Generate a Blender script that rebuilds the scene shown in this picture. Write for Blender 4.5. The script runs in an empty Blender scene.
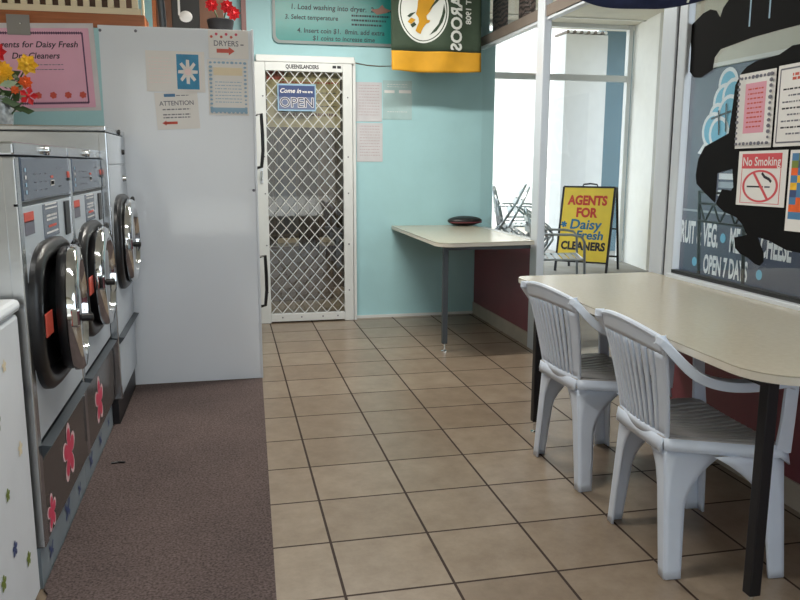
import bpy, math, random
from mathutils import Vector, Matrix, Euler
random.seed(7)
PI = math.pi
SC = bpy.context.scene
COL = SC.collection

# ------------------------------------------------------------------ materials
def srgb(r, g, b):
    def f(c):
        c /= 255.0
        return c / 12.92 if c <= .04045 else ((c + .055) / 1.055) ** 2.4
    return (f(r), f(g), f(b), 1)

MATS = {}
def mat(name, col, rough=.5, metal=0, noise=0, nscale=8, bump=0, bscale=60, spec=.5, trans=0, coat=0, alpha=1, stretch=None, emit=None):
    if name in MATS:
        return MATS[name]
    m = bpy.data.materials.new(name); m.use_nodes = True
    nt = m.node_tree; b = nt.nodes['Principled BSDF']
    c = srgb(*col)
    b.inputs['Base Color'].default_value = c
    b.inputs['Roughness'].default_value = rough
    b.inputs['Metallic'].default_value = metal
    b.inputs['Specular IOR Level'].default_value = spec
    b.inputs['Transmission Weight'].default_value = trans
    b.inputs['Coat Weight'].default_value = coat
    b.inputs['Coat Roughness'].default_value = .05
    b.inputs['Alpha'].default_value = alpha
    if emit:
        b.inputs['Emission Color'].default_value = c
        b.inputs['Emission Strength'].default_value = emit
    tc = nt.nodes.new('ShaderNodeTexCoord')
    vec = tc.outputs['Object']
    if stretch:
        mp = nt.nodes.new('ShaderNodeMapping'); mp.inputs['Scale'].default_value = stretch
        nt.links.new(vec, mp.inputs['Vector']); vec = mp.outputs['Vector']
    if noise:
        n = nt.nodes.new('ShaderNodeTexNoise'); n.inputs['Scale'].default_value = nscale; n.inputs['Detail'].default_value = 4
        nt.links.new(vec, n.inputs['Vector'])
        r = nt.nodes.new('ShaderNodeValToRGB')
        r.color_ramp.elements[0].position = .3; r.color_ramp.elements[1].position = .7
        r.color_ramp.elements[0].color = tuple(max(0, x * (1 - noise)) for x in c[:3]) + (1,)
        r.color_ramp.elements[1].color = tuple(min(1, x * (1 + noise)) for x in c[:3]) + (1,)
        nt.links.new(n.outputs['Fac'], r.inputs['Fac']); nt.links.new(r.outputs['Color'], b.inputs['Base Color'])
    if bump:
        n = nt.nodes.new('ShaderNodeTexNoise'); n.inputs['Scale'].default_value = bscale; n.inputs['Detail'].default_value = 3
        nt.links.new(vec, n.inputs['Vector'])
        bp = nt.nodes.new('ShaderNodeBump'); bp.inputs['Strength'].default_value = bump; bp.inputs['Distance'].default_value = .01
        nt.links.new(n.outputs['Fac'], bp.inputs['Height']); nt.links.new(bp.outputs['Normal'], b.inputs['Normal'])
    MATS[name] = m
    return m

def glass_mat(name, tint=(255, 255, 255), refl=.035, fk=.12):
    m = bpy.data.materials.new(name); m.use_nodes = True
    nt = m.node_tree; nt.nodes.clear()
    out = nt.nodes.new('ShaderNodeOutputMaterial')
    t = nt.nodes.new('ShaderNodeBsdfTransparent'); t.inputs['Color'].default_value = srgb(*tint)
    g = nt.nodes.new('ShaderNodeBsdfGlossy'); g.inputs['Roughness'].default_value = .02
    lw = nt.nodes.new('ShaderNodeFresnel'); lw.inputs['IOR'].default_value = 1.45
    ma = nt.nodes.new('ShaderNodeMath'); ma.operation = 'MULTIPLY_ADD'; ma.inputs[1].default_value = fk; ma.inputs[2].default_value = refl - .03*fk
    mx = nt.nodes.new('ShaderNodeMixShader')
    nt.links.new(lw.outputs[0], ma.inputs[0]); nt.links.new(ma.outputs[0], mx.inputs[0])
    nt.links.new(t.outputs[0], mx.inputs[1]); nt.links.new(g.outputs[0], mx.inputs[2])
    nt.links.new(mx.outputs[0], out.inputs[0])
    return m

def floor_mat():
    m = bpy.data.materials.new('floor_tiles'); m.use_nodes = True
    nt = m.node_tree; b = nt.nodes['Principled BSDF']; L = nt.links.new
    tc = nt.nodes.new('ShaderNodeTexCoord')
    br = nt.nodes.new('ShaderNodeTexBrick'); br.offset = 0; br.squash = 1
    br.inputs['Scale'].default_value = 1; br.inputs['Brick Width'].default_value = 1 / 3; br.inputs['Row Height'].default_value = 1 / 3
    br.inputs['Mortar Size'].default_value = .0048; br.inputs['Mortar Smooth'].default_value = .15; br.inputs['Bias'].default_value = 0
    br.inputs['Color1'].default_value = srgb(135, 121, 106); br.inputs['Color2'].default_value = srgb(150, 137, 122)
    br.inputs['Mortar'].default_value = srgb(52, 36, 28)
    L(tc.outputs['Object'], br.inputs['Vector'])
    n = nt.nodes.new('ShaderNodeTexNoise'); n.inputs['Scale'].default_value = 8; n.inputs['Detail'].default_value = 9; n.inputs['Roughness'].default_value = .74
    L(tc.outputs['Object'], n.inputs['Vector'])
    r = nt.nodes.new('ShaderNodeValToRGB'); r.color_ramp.elements[0].position = .3; r.color_ramp.elements[1].position = .72
    r.color_ramp.elements[0].color = (.66, .61, .56, 1); r.color_ramp.elements[1].color = (1.05, 1.03, 1.0, 1)
    L(n.outputs['Fac'], r.inputs['Fac'])
    mx = nt.nodes.new('ShaderNodeMix'); mx.data_type = 'RGBA'; mx.blend_type = 'MULTIPLY'; mx.inputs[0].default_value = 1
    L(br.outputs['Color'], mx.inputs[6]); L(r.outputs['Color'], mx.inputs[7]); L(mx.outputs[2], b.inputs['Base Color'])
    b.inputs['Specular IOR Level'].default_value = .4
    rr = nt.nodes.new('ShaderNodeMath'); rr.operation = 'MULTIPLY_ADD'; rr.inputs[1].default_value = .45; rr.inputs[2].default_value = .30
    L(br.outputs['Fac'], rr.inputs[0]); L(rr.outputs[0], b.inputs['Roughness'])
    bp = nt.nodes.new('ShaderNodeBump'); bp.inputs['Strength'].default_value = .35; bp.inputs['Distance'].default_value = .004; bp.invert = True
    L(br.outputs['Fac'], bp.inputs['Height']); L(bp.outputs['Normal'], b.inputs['Normal'])
    return m

def carpet_mat():
    m = bpy.data.materials.new('carpet_pile'); m.use_nodes = True
    nt = m.node_tree; b = nt.nodes['Principled BSDF']; L = nt.links.new
    tc = nt.nodes.new('ShaderNodeTexCoord')
    n = nt.nodes.new('ShaderNodeTexNoise'); n.inputs['Scale'].default_value = 130; n.inputs['Detail'].default_value = 3
    n2 = nt.nodes.new('ShaderNodeTexNoise'); n2.inputs['Scale'].default_value = 2.2; n2.inputs['Detail'].default_value = 3
    L(tc.outputs['Object'], n.inputs['Vector']); L(tc.outputs['Object'], n2.inputs['Vector'])
    r = nt.nodes.new('ShaderNodeValToRGB'); r.color_ramp.elements[0].position = .3; r.color_ramp.elements[1].position = .7
    r.color_ramp.elements[0].color = srgb(68, 59, 58); r.color_ramp.elements[1].color = srgb(112, 99, 97)
    L(n.outputs['Fac'], r.inputs['Fac'])
    r2 = nt.nodes.new('ShaderNodeValToRGB'); r2.color_ramp.elements[0].position = .3; r2.color_ramp.elements[1].position = .7
    r2.color_ramp.elements[0].color = (.82, .82, .82, 1); r2.color_ramp.elements[1].color = (1.08, 1.06, 1.04, 1)
    L(n2.outputs['Fac'], r2.inputs['Fac'])
    mx = nt.nodes.new('ShaderNodeMix'); mx.data_type = 'RGBA'; mx.blend_type = 'MULTIPLY'; mx.inputs[0].default_value = 1
    L(r.outputs['Color'], mx.inputs[6]); L(r2.outputs['Color'], mx.inputs[7]); L(mx.outputs[2], b.inputs['Base Color'])
    b.inputs['Roughness'].default_value = .95; b.inputs['Specular IOR Level'].default_value = .1
    bp = nt.nodes.new('ShaderNodeBump'); bp.inputs['Strength'].default_value = .6; bp.inputs['Distance'].default_value = .005
    L(n.outputs['Fac'], bp.inputs['Height']); L(bp.outputs['Normal'], b.inputs['Normal'])
    return m

M_TILE = floor_mat(); M_CARPET = carpet_mat()
M_TEAL = mat('teal_wall_paint', (162, 204, 210), .55, noise=.05, nscale=3, bump=.04, bscale=40)
M_CEIL = mat('ceiling_white', (232, 232, 226), .7, noise=.02)
M_CREAMWALL = mat('cream_wall_paint', (214, 208, 196), .7, noise=.03)
M_MAROON = mat('maroon_panel', (122, 62, 72), .45, noise=.08, nscale=4)
M_SKIRT = mat('skirting_grey', (172, 162, 150), .6, noise=.06)
M_ALU = mat('aluminium_frame', (214, 220, 228), .35, .25, noise=.03, nscale=3, stretch=(1, 1, .2))
M_ALUW = mat('pale_frame_paint', (214, 217, 216), .4, .15, noise=.03)
M_RAIL = mat('grey_brown_rail', (116, 106, 98), .5, .1, noise=.05)
M_GLASS = glass_mat('window_glass')
M_DOORGLASS = glass_mat('door_glass', (226, 226, 220), .20, .9)
M_WHITEPANEL = mat('glossy_white_laminate', (226, 233, 242), .13, coat=.8, noise=.015, nscale=2, spec=.8)
M_PAPER = mat('paper_white', (226, 224, 222), .25, noise=.02, coat=.25)
M_PAPERPINK = mat('paper_pink', (222, 168, 192), .3, noise=.03, coat=.2)
M_PALEPINK = mat('paper_pale_pink', (234, 212, 212), .3)
M_INK = mat('ink_black', (32, 30, 40), .6)
M_INKGREY = mat('ink_grey', (104, 104, 116), .6)
M_INKRED = mat('ink_red', (196, 78, 62), .5)
M_INKBLUE = mat('ink_blue', (74, 124, 168), .5)
M_INKPALEB = mat('ink_pale_blue', (142, 176, 200), .5)
M_PLUM = mat('ink_plum', (92, 60, 92), .6)
M_STEEL = mat('brushed_steel', (200, 204, 208), .22, 1, noise=.06, nscale=6, stretch=(1, .15, 3))
M_STEELP = mat('steel_face_plate', (196, 204, 212), .38, .45, noise=.05, nscale=4)
M_CTRL = mat('control_panel_blue_grey', (82, 94, 110), .22, .15, noise=.05, nscale=5)
M_DARKSTEEL = mat('dark_lower_panel', (112, 106, 102), .25, .7, noise=.06, nscale=3)
M_CHROME = mat('chrome', (225, 228, 230), .07, 1)
M_RUBBER = mat('black_rubber', (22, 22, 24), .35)
M_BLACK = mat('black_plastic', (20, 20, 22), .4)
M_BLACKMATTE = mat('black_vinyl', (7, 7, 9), .75, spec=.15)
M_BLKMETAL = mat('black_painted_metal', (34, 33, 36), .45, .3)
M_GREYMETAL = mat('grey_painted_metal', (74, 80, 86), .42, .3)
M_BOWL = mat('dark_door_glass', (40, 44, 46), .08, .2, coat=.6)
M_KICK = mat('kick_plate_blue_grey', (140, 152, 160), .45, .3, noise=.05)
M_ENAMEL = mat('white_enamel', (222, 226, 230), .28, noise=.02)
M_PLASTIC = mat('white_resin', (214, 224, 240), .34, noise=.02, nscale=12)
M_SEATTOP = mat('grey_resin_seat', (168, 166, 166), .5, noise=.08, nscale=14)  # seat is greyer than the rest of the chair
M_TABLE = mat('beige_laminate', (180, 173, 155), .24, noise=.04, nscale=60)
M_TABLEEDGE = mat('laminate_edge', (214, 208, 196), .4)
M_PINKF = mat('sticker_pink', (206, 62, 92), .4)
M_PALEF = mat('sticker_pale', (232, 196, 200), .4)
M_OLIVE = mat('sticker_olive', (116, 132, 56), .4)
M_NAVYST = mat('sticker_navy', (60, 76, 120), .4)
M_YELLOWSIGN = mat('sign_yellow', (244, 212, 76), .35, noise=.04)
M_SIGNRED = mat('sign_red', (206, 62, 44), .5)
M_SIGNBLUE = mat('sign_blue', (34, 108, 150), .5)
M_GREENFLAG = mat('flag_green', (50, 66, 50), .8, noise=.1, nscale=20, bump=.1, bscale=300)
M_GOLD = mat('flag_gold', (196, 144, 30), .8, noise=.08, nscale=10, bump=.1, bscale=300)
M_FLAGWHITE = mat('flag_white', (214, 218, 214), .8)
M_NAVYFLAG = mat('flag_navy', (38, 46, 82), .85, noise=.15, nscale=40)
M_SIGNTEAL = mat('sign_teal', (34, 132, 128), .3, noise=.12, nscale=2)
M_TIMBER = mat('varnished_timber', (158, 92, 52), .4, noise=.18, nscale=6, stretch=(1, 6, 14))
M_DKTIMBER = mat('dark_timber', (88, 60, 44), .5, noise=.2, nscale=6)
M_CREAM = mat('cream_plastic', (226, 212, 182), .45, noise=.03)
M_TAPE = mat('grey_tape', (140, 138, 136), .35, .3)
M_RED = mat('petal_red', (206, 24, 36), .6, noise=.15, nscale=30)
M_YEL = mat('petal_yellow', (236, 184, 40), .6, noise=.15, nscale=30)
M_ORG = mat('petal_orange', (226, 96, 34), .6, noise=.15, nscale=30)
M_LEAF = mat('leaf_green', (62, 88, 52), .5, noise=.2, nscale=20)
M_PALELEAF = mat('leaf_pale', (150, 170, 140), .5, noise=.15, nscale=20)
M_VASE = mat('mottled_grey_glaze', (150, 156, 158), .15, noise=.4, nscale=40, coat=.5)
M_BLUEWALL = mat('shopfront_blue_grey', (42, 56, 82), .35, noise=.08, nscale=2)
M_SIGNWHITE = mat('sign_lettering_white', (226, 230, 230), .5)
M_CYAN = mat('sign_cyan', (96, 178, 206), .5)
M_EXTWHITE = mat('exterior_white_render', (236, 236, 230), .75, noise=.02)
M_CONC = mat('concrete_paving', (150, 146, 138), .85, noise=.12, nscale=4, bump=.1)
M_GREYWALL = mat('pale_grey_cladding', (206, 208, 206), .7, noise=.03)
M_EXTTEAL = mat('exterior_blue_paint', (76, 106, 118), .6, noise=.05)
M_SOFFIT = mat('soffit_cream', (216, 212, 196), .7, noise=.03)
M_DKRED = mat('dark_red_cloth', (92, 34, 40), .7, noise=.1)
M_CLEAR = mat('clear_sleeve', (208, 204, 208), .12, noise=.05, coat=.6)
M_BROWNPRINT = mat('notice_cream', (206, 196, 150), .5, noise=.06)
M_CLOTHBLUE = mat('garment_blue', (52, 76, 106), .9, noise=.15)
M_CLOTHDK = mat('garment_dark', (40, 38, 42), .9, noise=.15)
M_CLOTHTAN = mat('garment_tan', (128, 104, 84), .9, noise=.15)
M_CURTAIN = mat('dark_brocade', (58, 50, 50), .8)

def brocade(m):
    nt = m.node_tree; b = nt.nodes['Principled BSDF']
    tc = nt.nodes.new('ShaderNodeTexCoord'); w = nt.nodes.new('ShaderNodeTexWave'); w.wave_type = 'RINGS'
    w.inputs['Scale'].default_value = 9; w.inputs['Distortion'].default_value = 9; w.inputs['Detail'].default_value = 2
    r = nt.nodes.new('ShaderNodeValToRGB'); r.color_ramp.elements[0].color = srgb(34, 30, 32); r.color_ramp.elements[1].color = srgb(112, 98, 94)
    nt.links.new(tc.outputs['Object'], w.inputs['Vector']); nt.links.new(w.outputs['Fac'], r.inputs['Fac']); nt.links.new(r.outputs['Color'], b.inputs['Base Color'])
brocade(M_CURTAIN)

# ------------------------------------------------------------------ mesh builder
class MB:
    def __init__(s):
        s.v = []; s.f = []; s.m = []; s.mats = []; s.x = Matrix.Identity(4)
    def mi(s, m):
        if m not in s.mats: s.mats.append(m)
        return s.mats.index(m)
    def add(s, vs, fs, m):
        o = len(s.v); k = s.mi(m)
        s.v += [tuple(s.x @ Vector(v)) for v in vs]
        for f in fs:
            s.f.append(tuple(i + o for i in f)); s.m.append(k)
        return s
    def box(s, a, b, m, bev=0):
        x0, y0, z0 = [min(a[i], b[i]) for i in range(3)]; x1, y1, z1 = [max(a[i], b[i]) for i in range(3)]
        if bev <= 0:
            vs = [(x0,y0,z0),(x1,y0,z0),(x1,y1,z0),(x0,y1,z0),(x0,y0,z1),(x1,y0,z1),(x1,y1,z1),(x0,y1,z1)]
            fs = [(3,2,1,0),(4,5,6,7),(0,1,5,4),(1,2,6,5),(2,3,7,6),(3,0,4,7)]
            return s.add(vs, fs, m)
        bev = min(bev, (x1-x0)/2.01, (y1-y0)/2.01, (z1-z0)/2.01)
        import bmesh
        bm = bmesh.new(); bmesh.ops.create_cube(bm, size=1)
        for v in bm.verts:
            v.co = Vector(((x0+x1)/2 + v.co.x*(x1-x0), (y0+y1)/2 + v.co.y*(y1-y0), (z0+z1)/2 + v.co.z*(z1-z0)))
        bmesh.ops.bevel(bm, geom=list(bm.edges), offset=bev, segments=2, profile=.5, affect='EDGES')
        bm.verts.ensure_lookup_table()
        r = s.add([tuple(v.co) for v in bm.verts], [tuple(v.index for v in f.verts) for f in bm.faces], m)
        bm.free(); return r
    def tube(s, path, r, m, n=10, closed=False, cap=True, flat=None):
        P = [Vector(p) for p in path]; N = len(P)
        rs = r if isinstance(r, (list, tuple)) else [r] * N
        vs = []; fs = []; prev = None
        for i, p in enumerate(P):
            if closed: t = P[(i+1) % N] - P[i-1]
            else: t = P[min(i+1, N-1)] - P[max(i-1, 0)]
            t.normalize()
            if prev is None:
                u = t.orthogonal().normalized()
                if flat: u = (Vector(flat) - t * t.dot(Vector(flat))).normalized()
            else:
                u = (prev - t * t.dot(prev)).normalized()
            prev = u; w = t.cross(u)
            for k in range(n):
                a = 2 * PI * k / n
                vs.append(tuple(p + (u * math.cos(a) + w * math.sin(a)) * rs[i]))
        for i in range(N if closed else N - 1):
            j = (i + 1) % N
            for k in range(n):
                fs.append((i*n+k, i*n+(k+1) % n, j*n+(k+1) % n, j*n+k))
        if cap and not closed:
            fs.append(tuple(reversed(range(n)))); fs.append(tuple(range((N-1)*n, N*n)))
        return s.add(vs, fs, m)
    def sweep(s, path, w, h, m, up=(0,0,1)):
        """rectangular bar along a path; w across, h along up; w,h may be lists"""
        P = [Vector(p) for p in path]; N = len(P); vs = []; fs = []
        ws = w if isinstance(w, (list, tuple)) else [w]*N; hs = h if isinstance(h, (list, tuple)) else [h]*N
        for i, p in enumerate(P):
            t = (P[min(i+1, N-1)] - P[max(i-1, 0)]).normalized()
            a = t.cross(Vector(up))
            a = a.normalized() if a.length > 1e-4 else t.orthogonal().normalized()
            b = a.cross(t).normalized()
            for sa, sb in ((-1,-1),(1,-1),(1,1),(-1,1)):
                vs.append(tuple(p + a*sa*ws[i]/2 + b*sb*hs[i]/2))
        for i in range(N-1):
            for k in range(4):
                fs.append((i*4+k, i*4+(k+1) % 4, i*4+4+(k+1) % 4, i*4+4+k))
        fs.append((3,2,1,0)); fs.append(tuple(range(4*N-4, 4*N)))
        return s.add(vs, fs, m)
    def lathe(s, prof, m, n=32, axis='z', c=(0,0,0), sy=1):
        vs = []; fs = []; N = len(prof)
        for r, h in prof:
            for k in range(n):
                a = 2*PI*k/n; x, y = r*math.cos(a), r*math.sin(a)*sy
                if axis == 'z': q = (x, y, h)
                elif axis == 'x': q = (h, x, y)
                else: q = (x, h, y)
                vs.append((q[0]+c[0], q[1]+c[1], q[2]+c[2]))
        for i in range(N-1):
            for k in range(n):
                fs.append((i*n+k, i*n+(k+1) % n, i*n+n+(k+1) % n, i*n+n+k))
        if prof[0][0] > 1e-6: pass
        return s.add(vs, fs, m)
    def prism(s, poly, z0, z1, m, holes=None):
        """polygon in local xy extruded z0..z1"""
        from mathutils.geometry import tessellate_polygon
        tri = tessellate_polygon([[Vector((x, y, 0)) for x, y in poly]])
        n = len(poly); vs = [(x, y, z0) for x, y in poly] + [(x, y, z1) for x, y in poly]
        fs = [tuple(t) for t in tri] + [tuple(n + i for i in reversed(t)) for t in tri]
        fs += [(i, (i+1) % n, n+(i+1) % n, n+i) for i in range(n)]
        return s.add(vs, fs, m)
    def flat(s, poly, z, m):
        from mathutils.geometry import tessellate_polygon
        tri = tessellate_polygon([[Vector((x, y, 0)) for x, y in poly]])
        fs = []
        for t in tri:
            a, b, c = [poly[i] for i in t]
            cr = (b[0]-a[0])*(c[1]-a[1]) - (b[1]-a[1])*(c[0]-a[0])
            fs.append(tuple(t) if cr > 0 else tuple(reversed(t)))
        return s.add([(x, y, z) for x, y in poly], fs, m)
    def rect(s, x0, y0, x1, y1, z, m):
        return s.flat([(x0,y0),(x1,y0),(x1,y1),(x0,y1)], z, m)
    def ring2(s, cx, cy, ro, ri, z, m, n=40, ax=1, ay=1):
        vs = []; fs = []
        for k in range(n):
            a = 2*PI*k/n
            vs.append((cx+ro*ax*math.cos(a), cy+ro*ay*math.sin(a), z)); vs.append((cx+ri*ax*math.cos(a), cy+ri*ay*math.sin(a), z))
        for k in range(n):
            j = (k+1) % n
            fs.append((2*k, 2*j, 2*j+1, 2*k+1))
        return s.add(vs, fs, m)
    def grid(s, fn, nu, nv, m):
        vs = [fn(i/nu, j/nv) for j in range(nv+1) for i in range(nu+1)]
        fs = [(j*(nu+1)+i, j*(nu+1)+i+1, (j+1)*(nu+1)+i+1, (j+1)*(nu+1)+i) for j in range(nv) for i in range(nu)]
        return s.add(vs, fs, m)
    def ball(s, c, r, m, n=12, sx=1, sy=1, sz=1):
        vs = []; fs = []; k = n//2
        for i in range(k+1):
            th = PI*i/k
            for j in range(n):
                a = 2*PI*j/n
                vs.append((c[0]+r*sx*math.sin(th)*math.cos(a), c[1]+r*sy*math.sin(th)*math.sin(a), c[2]+r*sz*math.cos(th)))
        for i in range(k):
            for j in range(n):
                fs.append((i*n+j, (i+1)*n+j, (i+1)*n+(j+1) % n, i*n+(j+1) % n))
        return s.add(vs, fs, m)
    def text(s, body, x, y, z, size, m, align='CENTER', sx=1, bold=0, shear=0, rot=0, mirror=False):
        cu = bpy.data.curves.new('t', 'FONT'); cu.body = body; cu.size = size; cu.align_x = align; cu.align_y = 'CENTER'
        cu.offset = bold; cu.shear = shear; cu.resolution_u = 3; cu.space_character = 1.0
        ob = bpy.data.objects.new('t', cu)
        me = ob.to_mesh()
        R = Matrix.Translation((x, y, z)) @ Matrix.Rotation(rot, 4, 'Z') @ Matrix.Diagonal((-sx if mirror else sx, 1, 1, 1))
        vs = [tuple(R @ v.co) for v in me.vertices]
        fs = [tuple(p.vertices) if not mirror else tuple(reversed(tuple(p.vertices))) for p in me.polygons]
        s.add(vs, fs, m)
        ob.to_mesh_clear(); bpy.data.objects.remove(ob); bpy.data.curves.remove(cu)
        return s
    def build(s, name, parent=None, smooth=False, loc=None, rot=None, solid=0, bevel=0, sub=0):
        me = bpy.data.meshes.new(name); me.from_pydata(s.v, [], s.f)
        for m in s.mats: me.materials.append(m)
        me.polygons.foreach_set('material_index', s.m)
        me.validate(); me.update()
        if smooth:
            me.polygons.foreach_set('use_smooth', [True]*len(me.polygons))
            try: me.set_sharp_from_angle(angle=math.radians(42))
            except Exception: pass
        o = bpy.data.objects.new(name, me); COL.objects.link(o)
        if parent is not None: o.parent = parent
        if loc is not None: o.location = loc
        if rot is not None: o.rotation_euler = rot
        if sub:
            d = o.modifiers.new('sub', 'SUBSURF'); d.levels = sub; d.render_levels = sub
        if solid:
            d = o.modifiers.new('solid', 'SOLIDIFY'); d.thickness = solid; d.offset = 0
        if bevel:
            d = o.modifiers.new('bev', 'BEVEL'); d.width = bevel; d.segments = 2; d.limit_method = 'ANGLE'
        return o

def tag(o, label=None, cat=None, group=None, kind=None):
    if label: o['label'] = label
    if cat: o['category'] = cat
    if group: o['group'] = group
    if kind: o['kind'] = kind
    return o
def thing(name, label, cat, loc=(0,0,0), rot=(0,0,0), group=None):
    o = bpy.data.objects.new(name, None); COL.objects.link(o)
    o.empty_display_size = .1
    o.location = loc; o.rotation_euler = rot
    return tag(o, label, cat, group)
def struct(mb, name, **k):
    return tag(mb.build(name, **k), kind='structure')
R_BACK = (PI/2, 0, 0)             # papers on walls that face -y
R_RIGHT = (PI/2, 0, -PI/2)        # on the window wall, facing -x
R_LEFT = (PI/2, 0, PI/2)          # on the machines, facing +x

def lines(b, x0, x1, ys, t, z, m, jag=.25):
    for y in ys:
        x = x0
        while x < x1:
            l = min(random.uniform(.006, .022), x1-x)
            b.rect(x, y-t/2, x+l, y+t/2, z, m); x += l + random.uniform(.003, .006)

# ------------------------------------------------------------------ camera
CAMLOC = Vector((-.29793, -3.39474, 1.24989))
pitch, roll, yaw = -.174920, -.002864, -.219236
Rz = Matrix.Rotation(yaw, 3, 'Z'); Rx = Matrix.Rotation(pitch, 3, 'X'); Ry = Matrix.Rotation(roll, 3, 'Y')
Mc = Rz @ Rx @ Ry
right, fwd, up = Mc.col[0], Mc.col[1], Mc.col[2]
cam = bpy.data.cameras.new('camera'); co = bpy.data.objects.new('camera', cam); COL.objects.link(co)
R3 = Matrix((right, up, -fwd)).transposed()
co.matrix_world = Matrix.Translation(CAMLOC) @ R3.to_4x4()
cam.sensor_width = 36; cam.lens = 771.135 / 800 * 36; cam.clip_start = .05
SC.camera = co

# ------------------------------------------------------------------ room shell
XR, XL, YB, YF, ZC = 1.73, -1.72, 2.75, -4.7, 2.75
struct(MB().rect(XL-.1, YF, XR+.10, YB+.1, 0, M_TILE), 'floor')
struct(MB().box((XL-.1, YF-.1, ZC), (XR+.14, YB+.1, ZC+.1), M_CEIL), 'ceiling')
b = MB()
DX0, DX1, DZ = -.02, .65, 2.0
b.box((XL, YB, 0), (DX0, YB+.1, ZC), M_TEAL).box((DX1, YB, 0), (XR+.07, YB+.1, ZC), M_TEAL).box((DX0, YB, DZ), (DX1, YB+.1, ZC), M_TEAL)
struct(b, 'wall_back')
struct(MB().box((XL-.1, YF, 0), (XL, YB+.1, ZC), M_CREAMWALL), 'wall_left')
struct(MB().box((XL, 1.068, 0), (-.925, 1.12, 1.945), M_TEAL), 'wall_partition')
b = MB()   # shop front behind the camera: piers, sill, head with wide openings
for x0, x1 in ((XL-.1, -1.45), (-.02, .1), (1.55, XR+.14)):
    b.box((x0, YF-.1, 0), (x1, YF, ZC), M_CREAMWALL)
b.box((XL, YF-.1, 0), (XR, YF, .35), M_CREAMWALL).box((XL, YF-.1, 2.5), (XR, YF, ZC), M_CREAMWALL)
struct(b, 'wall_front')
# window wall: dado panels
YP0, YP1 = 1.22, 1.485      # post
YD0 = .225                   # door frame near side start
b = MB().box((XR-.02, YP1, .1), (XR+.05, YB, .715), M_MAROON)
b.box((XR-.02, YF, .1), (XR+.05, -.178, .715), M_MAROON)
struct(b, 'wall_right_dado')
b = MB().box((XR-.03, YP1, 0), (XR+.05, YB, .1), M_SKIRT).box((XR-.03, YF, 0), (XR+.05, -.178, .1), M_SKIRT)
struct(b, 'baseboard_right')
struct(MB().box((DX1+.03, YB-.012, 0), (XR-.03, YB, .022), M_ALUW), 'baseboard_back')
b = MB()
b.box((XR-.036, 1.385, 0), (XR+.02, 1.50, ZC), M_ALU, .006)
struct(b, 'trim_1', smooth=False)
b = MB()
b.box((XR-.01, -.09, 0), (XR+.03, .025, ZC), M_ALU, .005)
b.box((XR-.01, -.178, 0), (XR+.03, -.112, ZC), M_ALU, .005)
b.box((XR, -.112, 0), (XR+.03, -.09, ZC), M_BLACK)
struct(b, 'trim_2')
b = MB()
b.box((XR-.022, YD0-.1, 2.168), (XR+.05, YB, 2.235), M_RAIL).box((XR-.015, YD0-.1, 2.15), (XR+.03, YB, 2.168), M_ALU)
b.box((XR-.015, .025, 2.163), (XR+.035, YP0+.03, 2.185), M_BLACK)
struct(b, 'trim_3')
b = MB()   # sill of the big window and its dark bead
b.box((XR-.04, YF, .715), (XR+.06, -.178, .752), M_ALU, .004).box((XR-.012, YF, .752), (XR+.02, -.178, .768), M_BLACK)
b.box((XR-.03, YP1, .715), (XR+.06, YB, .735), M_ALUW)
struct(b, 'trim_4')
struct(MB().box((XR+.015, YF, .76), (XR+.021, -.178, ZC), M_GLASS), 'window_1')
struct(MB().box((XR+.015, YP1-.02, .73), (XR+.021, YB, ZC), M_GLASS), 'window_2')
struct(MB().box((XR+.015, .025, 2.235), (XR+.021, YP0+.03, ZC), M_GLASS), 'window_3')
b = MB().box((-.15, 2.66, 2.05), (-.115, 2.74, ZC), mat('mauve_trim', (142, 106, 104), .6))
struct(b, 'trim_5')

# security door
d = thing('door_1', None, None, (0, 0, 0)); d['kind'] = 'structure'
b = MB()
y0, y1 = 2.665, 2.75
b.box((-.055, y0-.005, 2.0), (.69, y1, 2.05), M_ALUW, .004)
b.box((DX0-.05, y0, 0), (.012, y0+.04, 2.0), M_ALUW, .004).box((.598, y0, 0), (.672, y0+.04, 2.0), M_ALUW, .004)
b.box((.012, y0, 1.935), (.598, y0+.04, 2.0), M_ALUW, .003).box((.012, y0, .012), (.598, y0+.04, .075), M_ALUW, .003)
b.box((.678, y0+.02, 0), (.70, y1, 2.03), M_ALUW)
for zz in (.25, .62, 1.02, 1.3, 1.75):
    b.lathe([(0, -.004), (.006, -.003), (.006, 0)], M_INKGREY, 8, 'y', (.635, y0, zz)); b.lathe([(0, -.004), (.006, -.003), (.006, 0)], M_INKGREY, 8, 'y', (-.01, y0, zz))
for xx in (.1, .25, .42, .54): b.lathe([(0, -.004), (.006, -.003), (.006, 0)], M_INKGREY, 8, 'y', (xx, y0, .045))
b.build('door_frame', d)
b = MB()   # diamond mesh
px, pz = .0885, .104; X0, X1, Z0, Z1 = .012, .598, .075, 1.935
def seg(xa, za, s):
    # line z = za + s*(x-xa)*pz/px clipped
    k = s*pz/px; pts = []
    xs = sorted([X0, X1] + [xa + (zz-za)/k for zz in (Z0, Z1)])
    c = [(x, za + k*(x-xa)) for x in xs]
    c = [q for q in c if X0-1e-6 <= q[0] <= X1+1e-6 and Z0-1e-6 <= q[1] <= Z1+1e-6]
    return (c[0], c[-1]) if len(c) >= 2 and c[-1][0]-c[0][0] > 1e-4 else None
n = -30
while n < 60:
    for s_ in (1, -1):
        q = seg(X0, Z0 + n*pz, s_)
        if q:
            (xa, za), (xb, zb) = q
            b.sweep([(xa, y0+.012, za), (xb, y0+.012, zb)], .0052, .006, M_ALUW, (0, 1, 0))
    n += 1
b.build('security_mesh', d)
MB().add([(.012, y0+.05, .075), (.598, y0+.05, .075), (.598, y0+.05, 1.935), (.012, y0+.05, 1.935)], [(0, 1, 2, 3)], M_DOORGLASS).build('glass_pane', d)
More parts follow.
